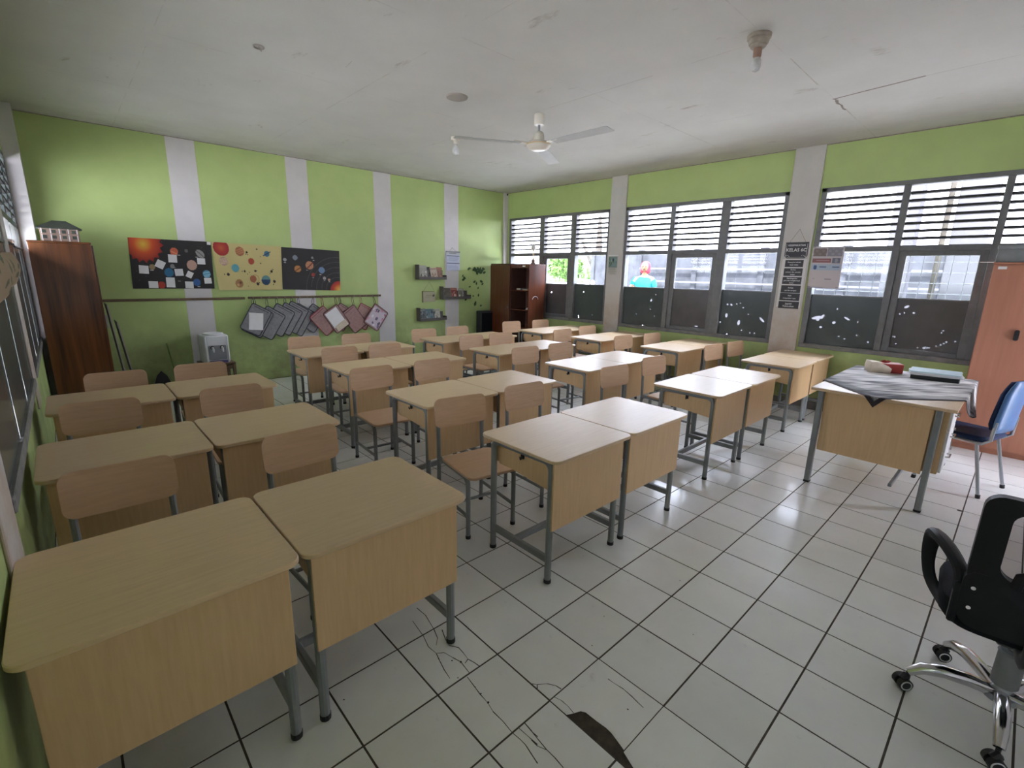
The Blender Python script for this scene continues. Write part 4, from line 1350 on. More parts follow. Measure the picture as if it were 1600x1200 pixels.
def wall_sheet(name, c4, paint, nu, nv, m, root, y=None, bow=.0, corner=0.0):
    """c4: TL, TR, BR, BL in x, z on the back wall"""
    TL, TR, BR, BL = [np.array(c) for c in c4]
    y = y if y is not None else D - .006
    def place(U, V):
        U1 = U[:, None]; V1 = V[:, None]
        p = TL * (1 - U1) * (1 - V1) + TR * U1 * (1 - V1) + BR * U1 * V1 + BL * (1 - U1) * V1
        return p[:, 0], np.full(len(U), y) - bow * np.sin(math.pi * V) * (.6 + .4 * np.cos(6 * U)) - corner * np.maximum(0, V - .8) * np.maximum(0, .25 - U) * 20, p[:, 1]
    return grid_sheet(name, m, nu, nv, place, paint, root, thick=.0015)
WH = srgb(200, 196, 194)
def planets1(U, V):
    a = 1.64
    k = Ink(U * a, V, srgb(34, 32, 31))
    r = random.Random(2)
    for _ in range(60):
        k.disc(r.uniform(0, a), r.random(), r.uniform(.002, .005), srgb(110, 108, 104))
    # sun with spiky rim in the upper left corner
    cx, cy, rr = .27, .12, .335
    dx = k.x - cx; dy = (k.y - cy)
    an = np.arctan2(dy, dx); d = np.hypot(dx, dy * 1.05)
    lim = rr * (.97 + .20 * np.abs(((an * 17 / math.pi) % 2) - 1) ** 1.5)
    q = d < lim
    tt = np.clip(d / rr, 0, 1)[:, None]
    c0 = np.array(srgb(214, 178, 60)); c1 = np.array(srgb(206, 84, 34)); c2 = np.array(srgb(150, 34, 22))
    col = np.where(tt < .5, c0 * (1 - tt * 2) + c1 * tt * 2, c1 * (2 - tt * 2) + c2 * (tt * 2 - 1))
    k.c[q] = col[q]
    f = lambda X, Y: ((X - 110) / 1350 * a, (Y - 110) / 800)
    for X, Y, r_, col in ((815, 300, .08, (196, 96, 62)), (1095, 515, .105, (186, 150, 132)), (700, 645, .092, (40, 104, 140)), (1340, 660, .082, (88, 150, 178)), (1155, 805, .078, (44, 92, 150)), (562, 852, .072, (168, 52, 34)), (440, 560, .056, (150, 130, 92)), (765, 540, .045, (128, 128, 124)), (1020, 280, .036, (96, 94, 92))):
        x, y = f(X, Y)
        k.disc(x, y, r_, srgb(*col))
    x, y = f(1255, 320); k.disc(x, y, .105, srgb(150, 146, 142), ry=.07, rot=.7); k.band(x, y, .10, .7, 0, .010, srgb(100, 98, 96))
    x, y = f(1340, 660)
    for o_ in (-.03, .02, .05):
        k.band(x, y, .082, -.2, o_, .008, srgb(150, 196, 214))
    x, y = f(815, 300); k.band(x, y, .08, .4, .02, .012, srgb(214, 136, 100))
    for X, Y in ((890, 355), (1190, 380), (430, 615), (860, 785), (1185, 875), (790, 565)):
        x, y = f(X, Y); k.rect(x - .03, x + .03, y - .008, y + .008, srgb(170, 168, 160))
    return k.c
t = thing('space_poster', 'dark solar system poster with an orange sun in its upper left corner', 'poster', (1.0, D - .005, 1.68))
P1 = [(1.010, 1.998), (1.900, 1.992), (1.884, 1.370), (.986, 1.374)]
wall_sheet('sheet', P1, planets1, 170, 110, M['ink'], t, D - .010)
def P1at(X, Y):
    u = (X - 110) / 1350; v = (Y - 110) / 800
    TL, TR, BR, BL = [np.array(c) for c in P1]
    p = TL * (1 - u) * (1 - v) + TR * u * (1 - v) + BR * u * v + BL * (1 - u) * v
    return p
NOTES = [(305, 605, 150, 130, 3, 'at the left edge'), (570, 515, 140, 125, 28, 'just below the sun'), (780, 415, 145, 130, 2, 'under the orange planet'), (865, 640, 140, 115, -3, 'right of the blue planet'), (1262, 445, 140, 105, 1, 'under the grey ringed planet'), (1040, 675, 105, 105, 28, 'with a dark smudge right of centre'), (430, 845, 150, 112, 2, 'in the lower left part'), (710, 808, 145, 165, 2, 'below the blue planet, the largest one'), (1020, 848, 142, 115, 2, 'left of the lower blue planet'), (1350, 775, 130, 100, -2, 'in the lower right corner')]
for X, Y, w_, h_, an, wd in NOTES:
    p = P1at(X, Y)
    o = obj('paper_note', MB().box(-w_ / 1350 * .445, w_ / 1350 * .445, -.0022, .0006, -h_ / 800 * .31, h_ / 800 * .31), M['paper'], None, loc=(p[0], D - .0135, p[1]), rot=(0, R(an), 0))
    tag(o, 'blank white note on the dark solar system poster, ' + wd, 'note', 'paper notes on the poster')
o = obj('paper_note', MB().box(-.022, .022, -.0022, .0006, -.019, .019), M['paper'], None, loc=(1.875, D - .0175, 1.972), rot=(0, R(2), 0))
tag(o, 'small white tape note between the first and second posters', 'note', 'paper notes on the poster')
def planets2(U, V):
    a = 1.54
    k = Ink(U * a, V, srgb(196, 182, 122))
    f = lambda X, Y: ((X - 25) / 830 * a, (Y - 100) / 540)
    m_ = np.sin(k.x * 9 + 2) * np.sin(k.y * 7) * .03
    k.c = np.clip(k.c * (1 + m_[:, None]), 0, 1)
    x, y = f(128, 160); k.shade(x, y, .165, [srgb(186, 96, 48), srgb(172, 54, 40), srgb(150, 36, 42)])
    for X, Y, r_, col in ((338, 188, .098, (158, 98, 62)), (668, 200, .066, (58, 110, 134)), (465, 298, .070, (168, 70, 46)), (135, 310, .093, (178, 146, 130)), (262, 383, .085, (84, 152, 160)), (470, 507, .078, (150, 88, 54)), (637, 522, .110, (40, 74, 104)), (288, 563, .092, (158, 116, 72))):
        x, y = f(X, Y); k.disc(x, y, r_, srgb(*col))
    x, y = f(637, 522); q = (np.hypot(k.x - x, k.y - y) < .110) & (k.y < y - .015); k.c[q] = srgb(86, 128, 128)
    x, y = f(135, 310)
    for o_ in (-.05, -.02, .01, .04):
        k.band(x, y, .093, -.2, o_, .007, srgb(206, 182, 150))
    x, y = f(338, 188)
    for o_ in (-.04, .0, .04):
        k.band(x, y, .098, -.4, o_, .009, srgb(184, 130, 86))
    x, y = f(288, 563); k.disc(x + .03, y - .02, .03, srgb(110, 70, 50)); k.disc(x - .03, y + .03, .028, srgb(196, 160, 104))
    x, y = f(668, 200); k.band(x, y, .10, -.5, 0, .012, srgb(40, 66, 90))
    x, y = f(470, 507); k.arc(x + .05, y, .09, .006, srgb(150, 88, 54), .7)
    for X, Y, r_ in ((420, 195, .024), (430, 222, .014), (408, 218, .012), (545, 152, .017), (372, 418, .024), (342, 420, .011), (505, 412, .023), (525, 408, .012), (717, 412, .031), (735, 388, .012), (697, 438, .011), (165, 458, .033), (122, 458, .013), (750, 535, .033), (735, 572, .013), (527, 567, .033), (548, 552, .012), (582, 318, .013), (430, 428, .011), (405, 450, .010), (400, 595, .010), (588, 236, .009)):
        x, y = f(X, Y); k.disc(x, y, r_, srgb(38, 34, 26))
    return k.c
t = thing('space_poster', 'pale yellow poster of planets with a red sun in its corner', 'poster', (1.9, D - .005, 1.67))
wall_sheet('sheet', [(1.902, 1.994), (2.808, 1.978), (2.772, 1.345), (1.936, 1.347)], planets2, 160, 105, M['ink'], t, D - .014, corner=.02)
def planets3(U, V):
    a = 1.43
    k = Ink(U * a, V, srgb(30, 28, 27))
    f = lambda X, Y: ((X - 832) / 668 * a, (Y - 155) / 490)
    sx, sy = f(1470, 630)
    for q, r_ in enumerate((.30, .42, .55, .68, .80)):
        k.arc(sx, sy, r_, .004, srgb(120, 118, 116), .4)
    k.shade(sx + .04, sy + .03, .24, [srgb(226, 198, 84), srgb(214, 150, 60), srgb(190, 62, 34), srgb(150, 24, 28)])
    for X, Y, r_, col in ((980, 268, .060, (120, 126, 136)), (868, 298, .040, (146, 148, 150)), (1005, 398, .080, (176, 118, 60)), (1140, 350, .098, (180, 124, 90)), (1175, 258, .028, (128, 128, 128)), (1178, 460, .046, (150, 44, 40)), (1280, 402, .078, (104, 132, 166)), (1310, 498, .040, (160, 150, 146)), (1365, 515, .032, (176, 140, 120))):
        x, y = f(X, Y); k.disc(x, y, r_, srgb(*col))
    x, y = f(1140, 350); k.band(x, y, .12, -.8, .01, .012, srgb(110, 40, 28))
    x, y = f(1005, 398); k.band(x, y, .11, -.6, .01, .010, srgb(70, 44, 26))
    for X, Y in ((868, 332), (1110, 410), (1178, 495), (1262, 455), (1310, 528), (1368, 540), (1188, 290)):
        x, y = f(X, Y); k.rect(x - .022, x + .022, y - .008, y + .008, srgb(168, 168, 166))
    return k.c
t = thing('space_poster', 'black solar system poster with a red sun in its lower right corner', 'poster', (2.8, D - .005, 1.65))
wall_sheet('sheet', [(2.806, 1.972), (3.696, 1.953), (3.678, 1.325), (2.782, 1.352)], planets3, 150, 105, M['ink'], t, D - .010)

# ---- little book shelves
M['shelfwood'] = mat('dark_shelf_wood', (.095, .085, .075), .55, .2, 10)
def wall_shelf(x0, x1, z0, z1, lb):
    t = thing('wall_shelf', lb, 'shelf', ((x0 + x1) / 2, D, z0))
    P = WP(t)
    P('back_board', MB().box(x0, x1, D - .014, D - .001, z0, z0 + (z1 - z0) * .62, b=.002), M['shelfwood'])
    P('bottom_board', MB().box(x0, x1, D - .13, D - .014, z0, z0 + .014, b=.002), M['shelfwood'])
    P('end_board', MB().box(x0 - .012, x0, D - .13, D - .001, z0, z0 + (z1 - z0) * .95, b=.002), M['shelfwood'])
    P('end_board', MB().box(x1, x1 + .012, D - .13, D - .001, z0, z0 + (z1 - z0) * .30, b=.002), M['shelfwood'])
    P('front_lip', MB().box(x0, x1, D - .13, D - .118, z0 + .014, z0 + .05, b=.002), M['shelfwood'])
    return t
wall_shelf(5.12, 5.705, 1.515, 1.79, 'upper small dark wall shelf left of the hanging printed list')
wall_shelf(5.645, 6.29, 1.145, 1.40, 'middle small dark wall shelf across the white stripe')
wall_shelf(5.125, 5.70, .755, 1.01, 'lowest small dark wall shelf under the hanging plaque')
def cover_paint(base, seed, cols):
    def paint(U, V):
        k = Ink(U, V, srgb(*base))
        r = random.Random(seed)
        k.rect(.08, .92, .06, .2, srgb(*cols[0]))
        for _ in range(7):
            k.disc(r.uniform(.1, .9), r.uniform(.25, .9), r.uniform(.06, .2), srgb(*r.choice(cols)), ry=r.uniform(.05, .16), rot=r.uniform(0, 3))
        k.lines(.1, .9, .86, .96, 2, srgb(*cols[-1]), seed)
        return k.c
    return paint
def magazine(cx, z, w, h, base, seed, cols, lb, lay=0):
    t = thing('magazine', lb, 'magazine', (cx, D - .085 + .012 * lay, z), 0, 'magazines on the wall shelves')
    tilt = Matrix.Rotation(R(-13), 4, 'X') @ Matrix.Rotation(R(rng.uniform(-4, 4)), 4, 'Y')
    obj('pages', MB().box(-w / 2 + .002, w / 2 - .002, 0, .008, .001, h - .002, m=tilt), M['paper'], t)
    b_ = wloc(t)
    def pl_(U, V):
        o_ = np.array([tuple(tilt @ Vector(((u - .5) * w, -.0012, (1 - v) * h))) for u, v in zip(U, V)])
        return o_[:, 0] + b_.x, o_[:, 1] + b_.y, o_[:, 2] + b_.z
    grid_sheet('cover', M['ink'], 24, 30, pl_, cover_paint(base, seed, cols), t, thick=.001)
G = [(160, 160, 150), (110, 110, 104), (70, 72, 66), (200, 196, 184)]
magazine(5.235, 1.535, .17, .235, (150, 150, 138), 1, G, 'grey white magazine standing at the left on the upper wall shelf')
magazine(5.36, 1.535, .11, .21, (60, 60, 56), 2, [(40, 40, 38), (90, 90, 84), (130, 128, 120)], 'dark slim booklet between magazines on the upper wall shelf', 1)
magazine(5.475, 1.535, .15, .20, (176, 160, 138), 3, [(150, 120, 100), (196, 186, 170), (120, 100, 84)], 'cream booklet standing in the middle of the upper wall shelf')
magazine(5.60, 1.535, .13, .21, (120, 84, 62), 4, [(140, 96, 70), (84, 56, 42), (170, 140, 110)], 'brown magazine standing at the right on the upper wall shelf', 1)
magazine(5.93, 1.162, .15, .20, (140, 70, 62), 5, [(180, 120, 110), (110, 44, 40), (206, 190, 180)], 'reddish magazine standing on the middle wall shelf')
magazine(6.10, 1.162, .13, .185, (120, 116, 98), 6, G, 'grey green booklet at the right on the middle wall shelf')
magazine(5.78, 1.162, .2, .20, (92, 84, 72), 7, [(80, 74, 64), (104, 96, 84)], 'plain brown folder standing at the left on the middle wall shelf', 1)
magazine(5.215, .775, .14, .205, (78, 86, 84), 8, [(120, 130, 130), (50, 56, 56), (160, 160, 156)], 'grey comic standing at the left on the lowest wall shelf')
magazine(5.365, .775, .18, .20, (96, 118, 122), 9, [(70, 96, 104), (140, 156, 156), (50, 60, 60)], 'teal magazine in the middle of the lowest wall shelf', 1)
magazine(5.53, .775, .13, .195, (176, 172, 156), 10, [(150, 150, 140), (96, 96, 90), (200, 196, 184)], 'whitish booklet at the right on the lowest wall shelf')

def hung_sheet(name, lb, cat, x0, x1, z0, z1, apex, paint, bar=True, m='ink', nu=40, nv=44):
    t = thing(name, lb, cat, ((x0 + x1) / 2, D - .012, z1))
    wall_sheet('sheet', [(x0, z1), (x1, z1), (x1, z0), (x0, z0)], paint, nu, nv, M[m], t, D - .018)
    P = WP(t)
    if bar:
        P('hanger_bar', MB().box(x0 - .006, x1 + .006, D - .024, D - .012, z1 - .012, z1 + .012, b=.002), M['slate'])
    for xx in (x0 + .06, x1 - .06):
        P('string', MB().tube([(xx, D - .018, z1), (apex[0], D - .014, apex[1])], .002, 5), M['rope'])
    P('nail', MB().tube([(apex[0], D - .03, apex[1]), (apex[0], D, apex[1])], .003, 6), M['satin'])
    return t
def listpaint(U, V):
    k = Ink(U, V, srgb(176, 182, 198))
    k.rect(0, 1, 0, .16, srgb(168, 172, 170)); k.lines(.2, .8, .03, .12, 1, srgb(110, 112, 118), 3)
    k.rect(.03, .97, .20, .235, srgb(96, 102, 116)); k.rect(.03, .97, .60, .63, srgb(96, 102, 116))
    k.lines(.06, .94, .27, .57, 6, srgb(140, 148, 170), 5, .4); k.lines(.06, .94, .66, .97, 6, srgb(146, 154, 176), 6, .4)
    return k.c
hung_sheet('wall_list', 'bluish printed list hanging by a string on the white stripe', 'list', 5.79, 6.11, 1.69, 2.035, (5.93, 2.11), listpaint)
def plaque(U, V):
    k = Ink(U, V, srgb(166, 160, 132))
    for x, y, r_ in ((.82, .35, .07), (.86, .30, .05), (.78, .42, .05), (.84, .48, .04), (.90, .38, .04)):
        k.disc(x, y, r_, srgb(62, 76, 38))
    k.lines(.15, .7, .3, .6, 2, srgb(150, 140, 110), 2, .4)
    return k.c
t = thing('hanging_plaque', 'cream plaque with a green leaf motif hanging by a string on the back wall', 'sign', (5.39, D - .012, 1.29))
wall_sheet('board', [(5.25, 1.288), (5.53, 1.28), (5.53, 1.10), (5.25, 1.10)], plaque, 34, 24, M['ink'], t, D - .02)
P = WP(t)
P('frame_bar', MB().box(5.243, 5.252, D - .026, D - .012, 1.09, 1.30, b=.002), M['rail'])
P('frame_bar', MB().box(5.243, 5.50, D - .026, D - .012, 1.288, 1.296, b=.002), M['rail'])
for xx in (5.26, 5.51):
    P('string', MB().tube([(xx, D - .018, 1.29), (5.40, D - .014, 1.47)], .002, 5), M['rope'])

t = thing('wall_decal', 'dark green leaf decals scattered on the back wall beside the cupboard', 'decal', (6.5, D - .002, 1.4))
LEAF = [(6.21, 1.515, .032, 20), (6.235, 1.55, .03, -30), (6.195, 1.59, .02, 60), (6.36, 1.735, .03, 10), (6.33, 1.72, .022, 80), (6.47, 1.715, .035, 40), (6.50, 1.74, .03, -20), (6.53, 1.70, .04, 15), (6.555, 1.655, .04, 100), (6.58, 1.73, .035, -50), (6.60, 1.68, .035, 30), (6.635, 1.72, .04, 70), (6.65, 1.655, .034, 0), (6.69, 1.70, .04, 40), (6.72, 1.735, .034, -20), (6.745, 1.66, .034, 20), (6.49, 1.475, .030, 30), (6.54, 1.44, .026, 90), (6.37, 1.375, .022, 20), (6.585, 1.35, .020, 60), (6.46, 1.19, .018, 0), (6.595, 1.205, .026, 80), (6.51, 1.035, .042, 70), (6.66, .99, .024, 10), (6.67, 1.48, .034, -20), (6.70, 1.43, .026, 40), (6.30, 1.165, .030, 20), (6.27, 1.135, .034, 60), (6.335, 1.18, .022, -30)]
for x, z, s, an in LEAF:
    a = R(an); s *= 1.3
    pts = [(-1, 0), (-.4, .55), (.3, .5), (1.1, 0), (.3, -.5), (-.4, -.55)]
    obj('leaf', MB().prism([(x + s * (p[0] * math.cos(a) - p[1] * math.sin(a)), z + s * (p[0] * math.sin(a) + p[1] * math.cos(a))) for p in pts], D - .003, D - .0008, m=XZ), M['decal'], t, world=True, sharp=None)

# ================================================================== WATER DISPENSER, STOOL, DUSTPAN, BROOM
t = thing('stool', 'low dark brown wooden stool under the water dispenser', 'stool', (1.73, 8.83, 0))
P = WP(t)
P('seat', MB().box(1.545, 1.935, 8.66, 9.04, .375, .40, b=.004), M['rail'])
for x in (1.565, 1.915):
    for y in (8.68, 9.02):
        P('leg', MB().box(x - .018, x + .018, y - .018, y + .018, 0, .375, b=.003), M['rail'])
    P('side_rail', MB().box(x - .01, x + .01, 8.69, 9.01, .30, .36, b=.002), M['rail'])
P('front_rail', MB().box(1.58, 1.90, 8.672, 8.69, .31, .36, b=.002), M['rail'])
t = thing('water_dispenser', 'white tabletop water dispenser with two taps on the wooden stool', 'dispenser', (1.735, 8.83, .401))
w_, dp = .15, .16
M['dispgrey'] = mat('dispenser_grey', (.26, .27, .29), .4, .06, 8)
M['violet'] = mat('violet_tray', (.10, .08, .22), .4, .1, 10)
obj('body', MB().prism([(-w_, dp), (w_, dp), (w_, -dp * .7), (.125, -dp), (-.125, -dp), (-w_, -dp * .7)], 0, .37, b=.01), M['white'], t)
obj('top_rim', MB().lathe([(.115, .368), (.125, .375), (.118, .392), (.10, .398), (.08, .385)], 24), M['white'], t)
fp = obj('front_fascia', MB().prism(rrect(-.112, .112, .245, .36, .02, 3), -.006, .012, m=Matrix.Translation((0, -dp, 0)) @ XZ @ Matrix.Scale(-1, 4, (0, 0, 1))), M['white'], t)
rc = obj('recess', MB().prism(rrect(-.105, .105, .05, .245, .015, 3), -.002, .004, m=Matrix.Translation((0, -dp, 0)) @ XZ @ Matrix.Scale(-1, 4, (0, 0, 1))), M['dispgrey'], t)
for s, nm in ((-.055, 'tap'), (.055, 'tap')):
    tp = obj(nm, MB().tube([(s, -dp, .215), (s, -dp - .035, .215), (s, -dp - .045, .20), (s, -dp - .045, .175)], .013, 10), M['white'], t)
    obj('lever', MB().tube([(s, -dp - .03, .225), (s, -dp - .06, .215), (s, -dp - .062, .16)], .009, 8), M['white'], tp)
    obj('tap_ring', MB().lathe([(.024, 0), (.024, .006)], 14, m=Matrix.Translation((s, -dp, .215)) @ Matrix.Rotation(R(90), 4, 'X')), M['black'], tp)
for s in (-1, 1):
    obj('side_rib', MB().box(s * .128 - .012, s * .128 + .012, -dp - .012, -dp + .03, .02, .362, b=.008), M['white'], t)
obj('drip_tray', MB().box(-.105, .105, -dp - .05, -dp, .01, .045, b=.008), M['violet'], t)
obj('back_panel', MB().box(-w_, w_, dp, dp + .012, .01, .36, b=.003), M['black'], t)

t = thing('dustpan', 'black plastic dustpan leaning on the floor by the back wall', 'dustpan', (1.14, 9.02, 0))
obj('pan', MB().prism([(-.115, 0), (.115, 0), (.10, .10), (.055, .24), (0, .31), (-.055, .25), (-.10, .13)], -.02, .02, b=.006, m=Matrix.Rotation(R(-12), 4, 'X') @ XZ), M['black'], t)
obj('lip', MB().box(-.115, .115, -.06, -.02, 0, .012, b=.003), M['black'], t)
t = thing('broom', 'broom with a thin green handle leaning at the back wall', 'broom', (1.30, 8.98, 0))
M['greenstick'] = mat('green_stick', (.16, .24, .07), .5, .1, 20)
obj('handle', MB().tube([(0, 0, .10), (-.055, .13, .66)], .008, 8), M['greenstick'], t)
obj('head', MB().prism([(-.09, .0), (.09, .0), (.05, .10), (.012, .13), (-.012, .13), (-.05, .10)], -.02, .02, b=.005, m=XZ), M['rail'], t)

# ================================================================== RIGHT WALL: class sign, poster, calendar
XW = W - .031          # pillar face
RZ = (R(90), 0, R(-90))
t = thing('class_sign', 'black class agreement board hanging by a string on the window pillar', 'sign', (XW, 3.55, 2.02))
P = WP(t)
ya, yb, z0, z1 = 3.425, 3.690, 1.925, 2.125
P('board', MB().prism([(ya, z1), (yb, z1), (yb, z0 + .03), (yb - .03, z0), (ya + .03, z0), (ya, z0 + .03)], XW - .010, XW - .001, m=YZ), M['black'])
P('frame_line', MB().tube([(XW - .011, ya + .012, z1 - .02), (XW - .011, ya + .012, z0 + .03), (XW - .011, ya + .035, z0 + .012), (XW - .011, yb - .035, z0 + .012), (XW - .011, yb - .012, z0 + .03), (XW - .011, yb - .012, z1 - .02)], .0016, 4), M['paper'])
for q, yy in enumerate((ya + .04, yb - .04)):
    P('flourish', MB().tube([(XW - .011, yy + .025 * math.cos(a_), z0 + .028 + .012 * math.sin(a_ * 1.5)) for a_ in [x_ * .5 for x_ in range(9)]], .002, 4), M['paper'])
    P('string', MB().tube([(XW - .004, yy, z1), (XW - .003, 3.553, 2.285)], .0022, 5), M['rope'])
ym = (ya + yb) / 2
text('lettering', 'KESEPAKATAN', M['paper'], .030, (XW - .0125, ym, z1 - .040), RZ, t, bold=.0006)
text('lettering', 'KELAS 6C', M['paper'], .056, (XW - .0125, ym, z1 - .098), RZ, t, bold=.0012)
t = thing('rule_cards', 'column of black rule cards on white paper below the class sign', 'sign', (XW, 3.55, 1.57))
P = WP(t)
P('backing_sheet', MB().box(XW - .0025, XW - .0005, 3.420, 3.705, 1.30, 1.918), M['paper'])
CARDS = [('Datang ke sekolah', 'tepat waktu'), ('Berdoa', 'sebelum dan sesudah', 'belajar'), ('Mendengarkan', 'guru dan menghormati', 'teman'), ('Berbaju', 'rapi dan seragam'), ('Rajin', 'mengerjakan tugas'), ('Jagalah', 'Kebersihan')]
CZ = [(1.905, 1.815), (1.800, 1.703), (1.690, 1.598), (1.583, 1.488), (1.483, 1.388), (1.378, 1.285)]
for q, ((zt, zb), ls) in enumerate(zip(CZ, CARDS)):
    yy0, yy1 = 3.455 - .004 * q, 3.668 + .002 * q
    c = P('card', MB().box(XW - .005, XW - .0025, yy0, yy1, zb, zt), M['black'])
    n_ = len(ls)
    for e_, s_ in enumerate(ls):
        zz = zt - (zt - zb) * (e_ + .5 + (.3 if n_ == 2 else .15) * (.5 - e_ / max(1, n_ - 1)) * 1) / n_
        text('lettering', s_, M['paper'], .021 if q < 5 else .030, (XW - .0062, (yy0 + yy1) / 2, zz), RZ, c, bold=.0004)

t = thing('window_notice', 'white printed notice taped to the third window pane', 'notice', (W - .01, 3.2, 1.8))
def notice(U, V):
    k = Ink(U, V, srgb(196, 188, 190))
    k.rect(.05, .46, .04, .24, srgb(120, 108, 104)); k.rect(.49, .96, .03, .24, srgb(134, 132, 140))
    d = np.sin(k.x * 31) * np.sin(k.y * 43)
    q = (k.y < .24) & (k.y > .04) & (d > .3); k.c[q] = k.c[q] * 1.3
    k.rect(.05, .64, .285, .385, srgb(140, 92, 92)); k.lines(.08, .6, .30, .37, 1, srgb(176, 140, 140), 2, .5)
    k.rect(.67, .93, .27, .40, srgb(110, 112, 128)); k.disc(.8, .335, .05, srgb(150, 150, 158))
    k.rect(.05, .95, .43, .565, srgb(166, 182, 200)); k.disc(.16, .50, .055, srgb(60, 84, 130)); k.rect(.30, .52, .475, .505, srgb(80, 96, 130)); k.rect(.70, .92, .475, .505, srgb(84, 98, 130))
    k.rect(.12, .2, .76, .775, srgb(150, 144, 146)); k.rect(.52, .72, .765, .785, srgb(140, 134, 138))
    k.rect(0, .5, .985, 1, srgb(120, 118, 150))
    return k.c
grid_sheet('sheet', M['ink'], 60, 80, lambda U, V: (np.full(len(U), W - .012) - .006 * np.sin(math.pi * V), 3.378 + (3.035 - 3.378) * U - .004 * V, 2.068 + (1.562 - 2.068) * V - .004 * U), notice, t, thick=.001)
for yy, zz in ((3.36, 2.06), (3.05, 2.06), (3.05, 1.57), (3.36, 1.575)):
    obj('tape', MB().box(W - .0165, W - .0145, yy - .015, yy + .015, zz - .008, zz + .008), M['clear'], t, world=True)
t = thing('wall_calendar', 'small calendar with a teal picture on the far window pillar', 'calendar', (XW, 6.38, 1.83))
def cal(U, V):
    k = Ink(U, V, srgb(186, 184, 176))
    q = k.y < .60
    k.rect(.04, .96, .05, .60, srgb(116, 142, 140))
    r = random.Random(8)
    for _ in range(18):
        k.disc(r.uniform(.1, .9), r.uniform(.1, .55), r.uniform(.03, .09), srgb(*r.choice([(96, 128, 118), (140, 164, 158), (84, 110, 84)])))
    k.disc(.5, .24, .08, srgb(44, 52, 54)); k.disc(.56, .22, .05, srgb(44, 52, 54)); k.disc(.18, .38, .06, srgb(66, 88, 60))
    k.rect(.04, .96, .60, .615, srgb(70, 80, 76))
    k.lines(.06, .94, .66, .97, 6, srgb(150, 148, 142), 3, .5)
    return k.c
grid_sheet('sheet', M['ink'], 30, 44, lambda U, V: (np.full(len(U), XW - .004), 6.478 + (6.285 - 6.478) * U, 1.988 + (1.672 - 1.988) * V), cal, t, thick=.001)
obj('binding', MB().box(XW - .009, XW - .001, 6.282, 6.481, 1.982, 1.995, b=.002), M['white'], t, world=True)

# ================================================================== LEFT WALL: printed cloth
def leafcloth(U, V):
    k = Ink(U * 4, V, srgb(150, 132, 108))
    r = random.Random(12)
    for _ in range(26):
        x, y = r.uniform(0, 4), r.uniform(.05, .95)
        a = r.uniform(0, 3)
        k.disc(x, y, r.uniform(.12, .2), srgb(74, 84, 60), ry=r.uniform(.05, .09), rot=a)
        k.band(x, y, .15, a, 0, .008, srgb(120, 118, 90))
    k.rect(0, 4, .92, 1, srgb(160, 140, 116))
    return k.c
cl = grid_sheet('printed_cloth', M['inkmatte'], 120, 36, lambda U, V: (XL + .018 + .030 * np.sin(math.pi * V) + .006 * np.sin(U * 17), 6.45 - 2.6 * U, 1.74 - .05 * U - (.20 + .06 * U) * V), leafcloth, thick=.003)
tag(cl, 'beige cloth with green leaf prints hung on the left windows', 'cloth')

# ================================================================== CEILING: fan, lamps, cover plate
fx, fy = 4.148, 5.151
t = thing('ceiling_fan', 'cream three-blade ceiling fan in the middle of the ceiling', 'fan', (fx, fy, H))
obj('canopy', MB().lathe([(.048, -.105), (.052, -.095), (.052, -.01), (.045, -.0005)], 20), M['fan'], t)
obj('down_rod', MB().lathe([(.013, -.20), (.013, -.10)], 12), M['satin'], t)
obj('motor_cover', MB().lathe([(.05, -.262), (.058, -.25), (.055, -.20), (.045, -.175), (.03, -.165)], 20), M['fan'], t)
obj('motor', MB().lathe([(.02, -.345), (.07, -.342), (.105, -.325), (.125, -.30), (.125, -.285), (.11, -.268), (.05, -.26)], 28), M['fan'], t)
obj('trim_ring', MB().tube([(.127 * math.cos(a), .127 * math.sin(a), -.292) for a in [2 * math.pi * k2 / 28 for k2 in range(28)]], .004, 6, closed=True), M['gold'], t)
for q in range(3):
    m_ = Matrix.Rotation(R(32 + 120 * q), 4, 'Z')
    b_ = obj('blade', MB().prism([(.20, -.055), (.85, -.07), (.88, -.062), (.88, .062), (.85, .07), (.20, .055)], -.003, .003, b=.001, m=m_ @ Matrix.Translation((0, 0, -.290)) @ Matrix.Rotation(R(-6), 4, 'X')), M['fanmetal'], t)
    obj('blade_arm', MB().prism([(.10, -.022), (.20, -.03), (.27, -.042), (.27, .042), (.20, .03), (.10, .022)], -.004, .004, m=m_ @ Matrix.Translation((0, 0, -.284)) @ Matrix.Rotation(R(5), 4, 'X')), M['fan'], b_)
